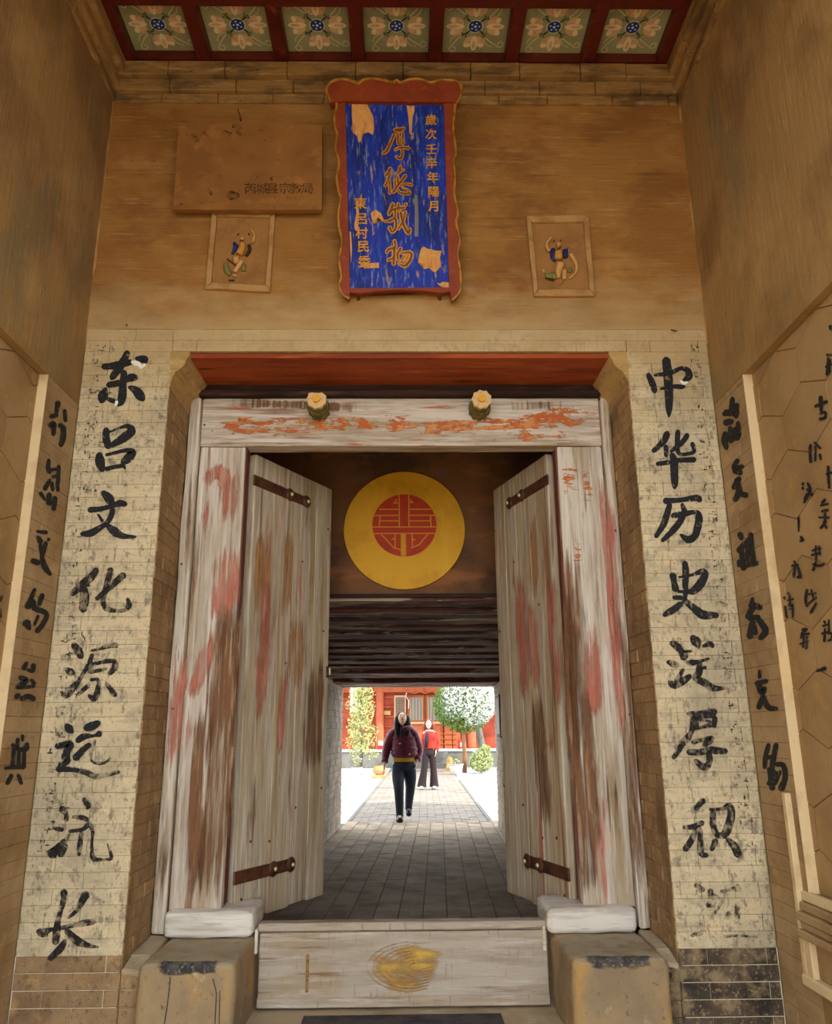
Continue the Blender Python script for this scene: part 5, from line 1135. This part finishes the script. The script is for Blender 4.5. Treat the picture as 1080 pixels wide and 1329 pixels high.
# framed notices on the right wall of the passage
nA = Vector((pxR(1.9), 1.9, 0)); nu = (Vector((pxR(YE), YE, 0)) - nA).normalized(); nn_ = Vector((-nu.y, nu.x, 0))
def pass_pt(x, y):
    return onp(x, y, nA + nn_ * .03, nn_)
for k, (pxs, lab) in enumerate((((645.5, 902, 649.5, 957), 'farther of two narrow framed notices on the passage wall'), ((651, 914, 657, 960), 'nearer of two narrow framed notices on the passage wall'))):
    a = pass_pt(pxs[0], pxs[3]); b_ = pass_pt(pxs[2], pxs[3]); zt = pass_pt(pxs[0], pxs[1]).z; zb = a.z
    e = empty('notice_frame', a, lab, 'notice', 'notices on the passage wall', rz=math.atan2(nu.y, nu.x)); L = -(a - b_).length; H = zt - zb
    MB().box((0, -.03, 0), (L, .0, H)).build('frame', M['black'], e, bevel=.004); MB().box((-.05, .0, .05), (L + .05, .004, H - .05)).build('notice_sheet', M['paper'], e)

# ================================================================== people
def skin_mesh(V, Ed, Rd, sub=2):
    me = bpy.data.meshes.new('s'); me.from_pydata([tuple(v) for v in V], Ed, []); o = bpy.data.objects.new('s', me); COL.objects.link(o)
    md = o.modifiers.new('k', 'SKIN'); md.use_smooth_shade = True
    for i, r in enumerate(Rd):
        sv = me.skin_vertices[0].data[i]; sv.radius = r if isinstance(r, tuple) else (r, r); sv.use_root = (i == 0)
    s2 = o.modifiers.new('u', 'SUBSURF'); s2.levels = sub; s2.render_levels = sub
    dg = bpy.context.evaluated_depsgraph_get(); out = bpy.data.meshes.new_from_object(o.evaluated_get(dg)); bpy.data.objects.remove(o)
    for p in out.polygons: p.use_smooth = True
    return out
def chain(*nodes): 
    V = [n[0] for n in nodes]; return V
class Skel:
    def __init__(s): s.V = []; s.E = []; s.R = []
    def add(s, p, r, par=None):
        s.V.append(Vector(p)); s.R.append(r); i = len(s.V) - 1
        if par is not None: s.E.append((par, i))
        return i
    def hand(s, wrist, d, side, palm):
        """palm and five unequal fingers; d points along the hand, side towards the thumb"""
        d = Vector(d).normalized(); side = Vector(side).normalized(); curl = d.cross(side).normalized()
        P = s.add(s.V[wrist] + d * .055, (.026, .014), wrist)
        for k, ln in enumerate((.066, .075, .070, .055)):
            o = s.V[P] + d * .025 + side * (.027 - .018 * k)
            a = s.add(o, .0085, P); b = s.add(o + d * ln * .55 + curl * .006, .008, a); s.add(o + d * ln * .9 + curl * .026, .007, b)
        a = s.add(s.V[P] + side * .032 - d * .012, .010, P); s.add(s.V[a] + d * .035 + side * .014, .008, a)
    def mesh(s, sub=2): return skin_mesh(s.V, s.E, s.R, sub)
def head_mesh(b, c, rot, r=.098, long=.125):
    """face looks along local -Y"""
    T = lambda v: c + rot @ Vector(v)
    n, m_ = 24, 18; vs = []
    for i in range(m_ + 1):
        t = math.pi * i / m_
        for k in range(n):
            p = 2 * math.pi * k / n; x, y, z = math.sin(t) * math.cos(p), math.sin(t) * math.sin(p), math.cos(t)
            w_ = .078 * (1 - .28 * max(0, -z) ** 1.5); q = Vector((x * w_, y * r * (1 - .1 * max(0, -z)), z * long))
            if y < 0: q.y -= .022 * math.exp(-((x / .16) ** 2) - ((z + .12) / .20) ** 2)          # nose
            if y < 0: q.y += .008 * (math.exp(-(((x - .38) / .16) ** 2) - ((z - .08) / .12) ** 2) + math.exp(-(((x + .38) / .16) ** 2) - ((z - .08) / .12) ** 2))
            if y < 0: q.y -= .008 * math.exp(-((x / .3) ** 2) - ((z + .85) / .2) ** 2)
            vs.append(T(q))
    b.add(vs, [(i * n + k, (i + 1) * n + k, (i + 1) * n + (k + 1) % n, i * n + (k + 1) % n) for i in range(m_) for k in range(n)])
    for s in (-1, 1): b.ball(T((s * .079, .01, -.005)), (.012, .02, .032), 8, 6, rot=rot)
    return T
def face_bits(e, T, rot):
    for s in (-1, 1):
        MB().ball(T((s * .030, -.083, .012)), (.013, .006, .007), 10, 6, rot=rot).build('eye', M['eye'], e, smooth=True)
        MB().tube([T((s * .014, -.088, .034)), T((s * .032, -.088, .040)), T((s * .050, -.078, .034))], .0035, 5).build('eyebrow', M['hair'], e)
    MB().tube([T((-.024, -.086, -.058)), T((-.009, -.095, -.054)), T((0, -.096, -.056)), T((.009, -.095, -.054)), T((.024, -.086, -.058))], [.002, .0055, .005, .0055, .002], 6).build('mouth', M['lip'], e)

def rebase(e, objs=None):
    """children were modelled in world space: shift them under the thing's origin"""
    for o in e.children: o.data.transform(Matrix.Translation(-e.location))
# --- the woman walking
Y1 = 9.4
def P(x, y, dy=0): return on(x, y, 1, Y1 + dy)
ft = P(520, 1067).z
w1 = empty('person', (P(522, 1066).x, Y1, -.012), 'woman in maroon puffer jacket walking through the gate with head tilted back', 'person')
g = lambda x, z, dy=0: Vector((P(x, 1000).x, Y1 + dy, z))
sx = lambda px: P(px, 1000).x
pel = g(524, .93); S = Skel()
a0 = S.add(pel, (.14, .10)); sp1 = S.add(g(524, 1.10), (.12, .09), a0); chs = S.add(g(523, 1.30), (.145, .10), sp1); nk = S.add(g(523, 1.43), (.06, .055), chs); nk2 = S.add(g(522.5, 1.50, -.02), (.048, .048), nk)
for s, sh, el, wr in ((-1, (511, 1.34, 0), (501.5, 1.09, .03), (499, .88, -.05)), (1, (536, 1.34, 0), (544, 1.10, .08), (541, .93, -.02))):
    i = S.add(g(*sh), (.045, .045), chs); j = S.add(g(*el), (.042, .042), i); k = S.add(g(*wr), (.026, .022), j)
    S.hand(k, (.05 * s, -.10, -1) if s < 0 else (-.2, -.1, -1), (0, -1, -.1), None)
# legs: her right leg (picture left) steps forward, the other trails with its heel up
for hp, kn, an, toe in (((517, .88, 0), (517.5, .50, -.16), (518.5, .10, -.10), (519.5, .03, -.26)), ((532, .88, 0), (532.5, .52, .02), (530.5, .20, .20), (530.5, .07, .10))):
    i = S.add(g(*hp), (.085, .09), a0); j = S.add(g(*kn), (.056, .06), i); k = S.add(g(*an), (.038, .042), j); S.add(g(*toe), (.032, .026), k)
bd = S.mesh(2)
bm = bmesh.new(); bm.from_mesh(bd)
hb_ = MB(); rot = Matrix.Rotation(R(-30), 3, 'X'); hc = g(522.5, 1.60, -.03)
T = head_mesh(hb_, hc, rot, .095, .118); hm = hb_.mesh('h', smooth=True); bm.from_mesh(hm); bm.to_mesh(bd); bm.free()
for p in bd.polygons: p.use_smooth = True
link('body', bd, M['skin'], w1)
face_bits(w1, T, rot)
# hair: long, black, falling behind the face and down over the collar on both sides
b = MB(); 
for i in range(5):
    pass
b.ball(T((0, .022, .012)), (.100, .104, .128), 20, 14, rot=rot)
for s in (-1, 1):
    b.tube([T((s * .06, -.01, .10)), T((s * .092, .0, .02)), g(522.5, 1.50, -.05) + Vector((s * .095, 0, 0)), g(522.5, 1.38, -.10) + Vector((s * .085, 0, 0)), g(522.5, 1.27, -.13) + Vector((s * .06, 0, 0))], [.02, .038, .05, .045, .012], 10)
b.tube([T((0, .09, .05)), g(522.5, 1.50, .10), g(522.5, 1.33, .12)], [.06, .09, .05], 12)
hme = b.mesh('hair', smooth=True)
bm = bmesh.new(); bm.from_mesh(hme)     # open the hair over the face
ri = rot.inverted()
dele = [v for v in bm.verts if (lambda q: q.y < -.035 and q.z < .105 and abs(q.x) < .08)(ri @ (v.co - hc))]
bmesh.ops.delete(bm, geom=dele, context='VERTS'); bm.to_mesh(hme); bm.free(); link('hair', hme, M['hair'], w1)
# clothes: lofted rings for the trunk, tapered tubes for sleeves and legs
def dense(nodes, n=6):
    """nodes (Vector, *radii) -> Catmull-Rom samples"""
    P_ = [tuple(q[0]) + tuple(q[1:]) for q in nodes]; P_ = [P_[0]] + P_ + [P_[-1]]; out = []
    for i in range(1, len(P_) - 2):
        for k in range(n + (i == len(P_) - 3)):
            t = k / n; out.append(tuple(.5 * (2 * P_[i][j] + (-P_[i - 1][j] + P_[i + 1][j]) * t + (2 * P_[i - 1][j] - 5 * P_[i][j] + 4 * P_[i + 1][j] - P_[i + 2][j]) * t * t + (-P_[i - 1][j] + 3 * P_[i][j] - 3 * P_[i + 1][j] + P_[i + 2][j]) * t ** 3) for j in range(len(P_[0]))))
    return out
def trunk(b, nodes, puff=0, per=.09, n=24):
    ds = dense(nodes, 7); vs = []; fs = []
    for q in ds:
        g_ = 1 + puff * abs(math.sin(math.pi * q[2] / per)) - puff * .5
        vs += [(q[0] + q[3] * g_ * math.cos(t), q[1] + q[4] * g_ * math.sin(t), q[2]) for t in [2 * math.pi * k / n for k in range(n)]]
    m_ = len(ds)
    for i in range(m_ - 1):
        for k in range(n): fs.append((i * n + k, i * n + (k + 1) % n, (i + 1) * n + (k + 1) % n, (i + 1) * n + k))
    fs += [tuple(range(n - 1, -1, -1)), tuple((m_ - 1) * n + k for k in range(n))]
    b.add(vs, fs)
def limb(b, nodes, puff=0, k0=5, n=14):
    ds = dense(nodes, 7); b.tube([q[:3] for q in ds], [q[3] * (1 + puff * (abs(math.sin(math.pi * i / k0)) - .5)) for i, q in enumerate(ds)], n)
b = MB(); trunk(b, [(g(525, .985), .185, .14), (g(525, 1.0), .205, .155), (g(525, 1.08), .225, .17), (g(524.5, 1.20), .215, .165), (g(524, 1.31), .208, .15), (g(523.5, 1.385), .17, .13), (g(523, 1.45), .09, .09)], .045)
for sh, mid, el, wr in (((510, 1.355, 0), (505, 1.24, .01), (501.5, 1.10, .03), (499.3, .915, -.04)), ((536.5, 1.355, 0), (540.5, 1.24, .03), (544, 1.10, .08), (541.5, .95, -.0))):
    limb(b, [(g(sh[0] + (2 if sh[0] < 520 else -2), sh[1] + .02, 0), .075), (g(*sh), .088), (g(*mid), .082), (g(*el), .072), (g(*wr), .058)], .07)
b.build('puffer_jacket', M['maroon'], w1, smooth=True)
b = MB(); b.tube([g(523, 1.44) + Vector((.125 * math.cos(t), .11 * math.sin(t) - .015, .02 * math.cos(t))) for t in [math.radians(-60 + a * 300 / 14) - .5 for a in range(15)]], .05, 10); b.build('hood_collar', M['maroon'], w1, smooth=True)
b = MB(); b.tube([g(523.5, 1.38, -.155), g(524.5, 1.22, -.178), g(525, 1.03, -.168)], .009, 6); b.build('zip_placket', M['scarf'], w1)
MB().box(g(517.5, 1.205, -.178), g(520.5, 1.22, -.165)).build('chest_tag', M['white'], w1)
MB().ball(g(531.5, 1.045, -.155), .012, 8, 6).build('hem_button', M['white'], w1)
MB().tube([g(523, 1.46, -.05), g(523, 1.41, -.11), g(523.5, 1.31, -.160)], [.06, .055, .012], 12).build('scarf', M['scarf'], w1, smooth=True)
b = MB(); trunk(b, [(g(524.5, .925), .168, .125), (g(524.5, .95), .178, .135), (g(525, 1.03), .178, .14)]); b.build('mustard_top', M['mustard'], w1, smooth=True)
b = MB(); trunk(b, [(g(524.5, .78), .12, .11), (g(524.5, .84), .172, .13), (g(524.5, .95), .162, .12)])
for hp, th_, kn, cf, an in (((517.5, .86, 0), (517, .68, -.08), (517.8, .50, -.16), (518.5, .28, -.13), (518.8, .13, -.10)), ((531.5, .86, 0), (532.5, .68, .02), (532.5, .52, .02), (531.2, .35, .11), (530.5, .22, .18))):
    limb(b, [(g(*hp), .102), (g(*th_), .100), (g(*kn), .080), (g(*cf), .068), (g(*an), .058), (g(an[0], an[1] - .05, an[2] - .01), .056)])
b.build('dark_trousers', M['navy'], w1, smooth=True)
def shoe(e, an, toe, m='shoe', hgt=.05):
    d = (Vector(toe) - Vector(an)); d2 = Vector((d.x, d.y, 0)).normalized(); K = Skel(); s0 = Vector(toe); zz = min(an[2], toe[2] + .05)
    a = K.add((an[0], an[1] + .03, max(an[2] - .04, .055)), (.056, .058)); b = K.add((Vector(an) + Vector(toe)) / 2 + Vector((0, 0, -.02)), (.056, .048), a); K.add(s0 + d2 * .03, (.052, .036), b)
    K.add(Vector(an) + Vector((0, 0, .06)), (.056, .056), a)
    link('shoe', K.mesh(2), M[m], e)
shoe(w1, g(518.5, .10, -.10), g(519.5, .035, -.24)); shoe(w1, g(530.5, .20, .20), g(530.5, .075, .10))
rebase(w1)
# --- the woman behind, standing at an angle
Y2 = 16.65
g2 = lambda x, z, dy=0: Vector((on(x, 1000, 1, Y2).x, Y2 + dy, z))
w2 = empty('person', (g2(557, 0).x, Y2, -.012), 'woman in red jacket and dark flared trousers standing on the courtyard path', 'person')
S = Skel(); a0 = S.add(g2(557, .92), (.13, .10)); a1 = S.add(g2(558, 1.10), (.11, .09), a0); a2 = S.add(g2(558, 1.28), (.13, .10), a1); a3 = S.add(g2(558, 1.40), (.055, .05), a2); S.add(g2(557.5, 1.46), (.045, .045), a3)
for s, sh, el, wr in ((-1, (551, 1.35, 0), (549.5, 1.08, .04), (551, .86, -.02)), (1, (565, 1.35, 0), (569.5, 1.10, .05), (566, .92, -.06))):
    i = S.add(g2(*sh), .05, a2); j = S.add(g2(*el), .04, i); k = S.add(g2(*wr), (.026, .022), j); S.hand(k, (.1 * -s, -.15, -1), (0, -1, 0), None)
for hp, kn, an, toe in (((553, .86, 0), (551, .48, -.03), (547.5, .09, 0), (546.5, .03, -.14)), ((561.5, .86, 0), (562.5, .48, 0), (563, .09, .05), (563.5, .03, -.10))):
    i = S.add(g2(*hp), .085, a0); j = S.add(g2(*kn), .055, i); k = S.add(g2(*an), .038, j); S.add(g2(*toe), (.032, .026), k)
bd = S.mesh(2); bm = bmesh.new(); bm.from_mesh(bd); hb_ = MB(); rot2 = Matrix.Rotation(R(-12), 3, 'Z') @ Matrix.Rotation(R(-14), 3, 'X'); hc2 = g2(557.2, 1.56, -.02)
T2 = head_mesh(hb_, hc2, rot2, .095, .118); bm.from_mesh(hb_.mesh('h', smooth=True)); bm.to_mesh(bd); bm.free()
for p in bd.polygons: p.use_smooth = True
link('body', bd, M['skin'], w2); face_bits(w2, T2, rot2)
b = MB(); b.ball(T2((0, .028, .018)), (.112, .112, .138), 20, 14, rot=rot2)
for s in (-1, 1): b.tube([T2((s * .07, .0, .08)), T2((s * .10, .01, -.02)), g2(557.2, 1.42, .03) + Vector((s * .10, 0, 0))], [.03, .045, .03], 10)
hme = b.mesh('hair', smooth=True); bm = bmesh.new(); bm.from_mesh(hme); ri = rot2.inverted()
bmesh.ops.delete(bm, geom=[v for v in bm.verts if (lambda q: q.y < -.03 and q.z < .08 and abs(q.x) < .074)(ri @ (v.co - hc2))], context='VERTS'); bm.to_mesh(hme); bm.free(); link('hair', hme, M['hairred'], w2)
b = MB(); trunk(b, [(g2(559, .975), .15, .12), (g2(559, .99), .165, .135), (g2(559, 1.12), .165, .13), (g2(558.5, 1.28), .175, .135), (g2(558, 1.355), .145, .115), (g2(558, 1.41), .08, .075)], .01, .3)
for sh, el, wr in (((551.8, 1.335, 0), (549.8, 1.10, .04), (550.8, .90, 0)), ((564.3, 1.335, 0), (569, 1.10, .05), (567, .93, -.04))):
    limb(b, [(g2(*sh), .07), (g2(*el), .062), (g2(*wr), .05)])
b.build('red_jacket', M['redjacket'], w2, smooth=True)
b = MB(); b.tube([g2(555, 1.36, -.12), g2(553.5, 1.18, -.14), g2(552.8, 1.0, -.13)], [.035, .045, .04], 8); b.build('open_front', M['navy'], w2, smooth=True)
b = MB(); b.tube([g2(558, 1.405) + Vector((.085 * math.cos(t), .08 * math.sin(t) - .01, 0)) for t in [a * math.pi / 6 for a in range(13)]], .024, 8); b.build('pale_collar', M['lilac'], w2, smooth=True)
for xx in (558.5, 564.5):
    c = g2(xx, 1.22, -.125); MB().box(c - Vector((.04, .006, .035)), c + Vector((.04, .006, .035))).build('pocket_flap', M['redjacket'], w2, bevel=.004)
b = MB(); trunk(b, [(g2(557.3, .80), .10, .10), (g2(557.3, .86), .155, .12), (g2(557.3, 1.0), .145, .11)])
for hp, kn, an, en in (((553, .86, 0), (550.6, .48, -.03), (547.9, .16, 0), (547.4, .05, 0)), ((561.5, .86, 0), (562.7, .48, 0), (563.3, .16, .04), (563.5, .05, .04))):
    limb(b, [(g2(*hp), .098), (g2(*kn), .082), (g2(*an), .105), (g2(*en), .118)], n=16)
b.build('flared_trousers', M['brown'], w2, smooth=True)
shoe(w2, g2(547.5, .09, 0), g2(546.5, .035, -.13), 'shoew'); shoe(w2, g2(563, .09, .05), g2(563.5, .035, -.09), 'shoew')
rebase(w2)
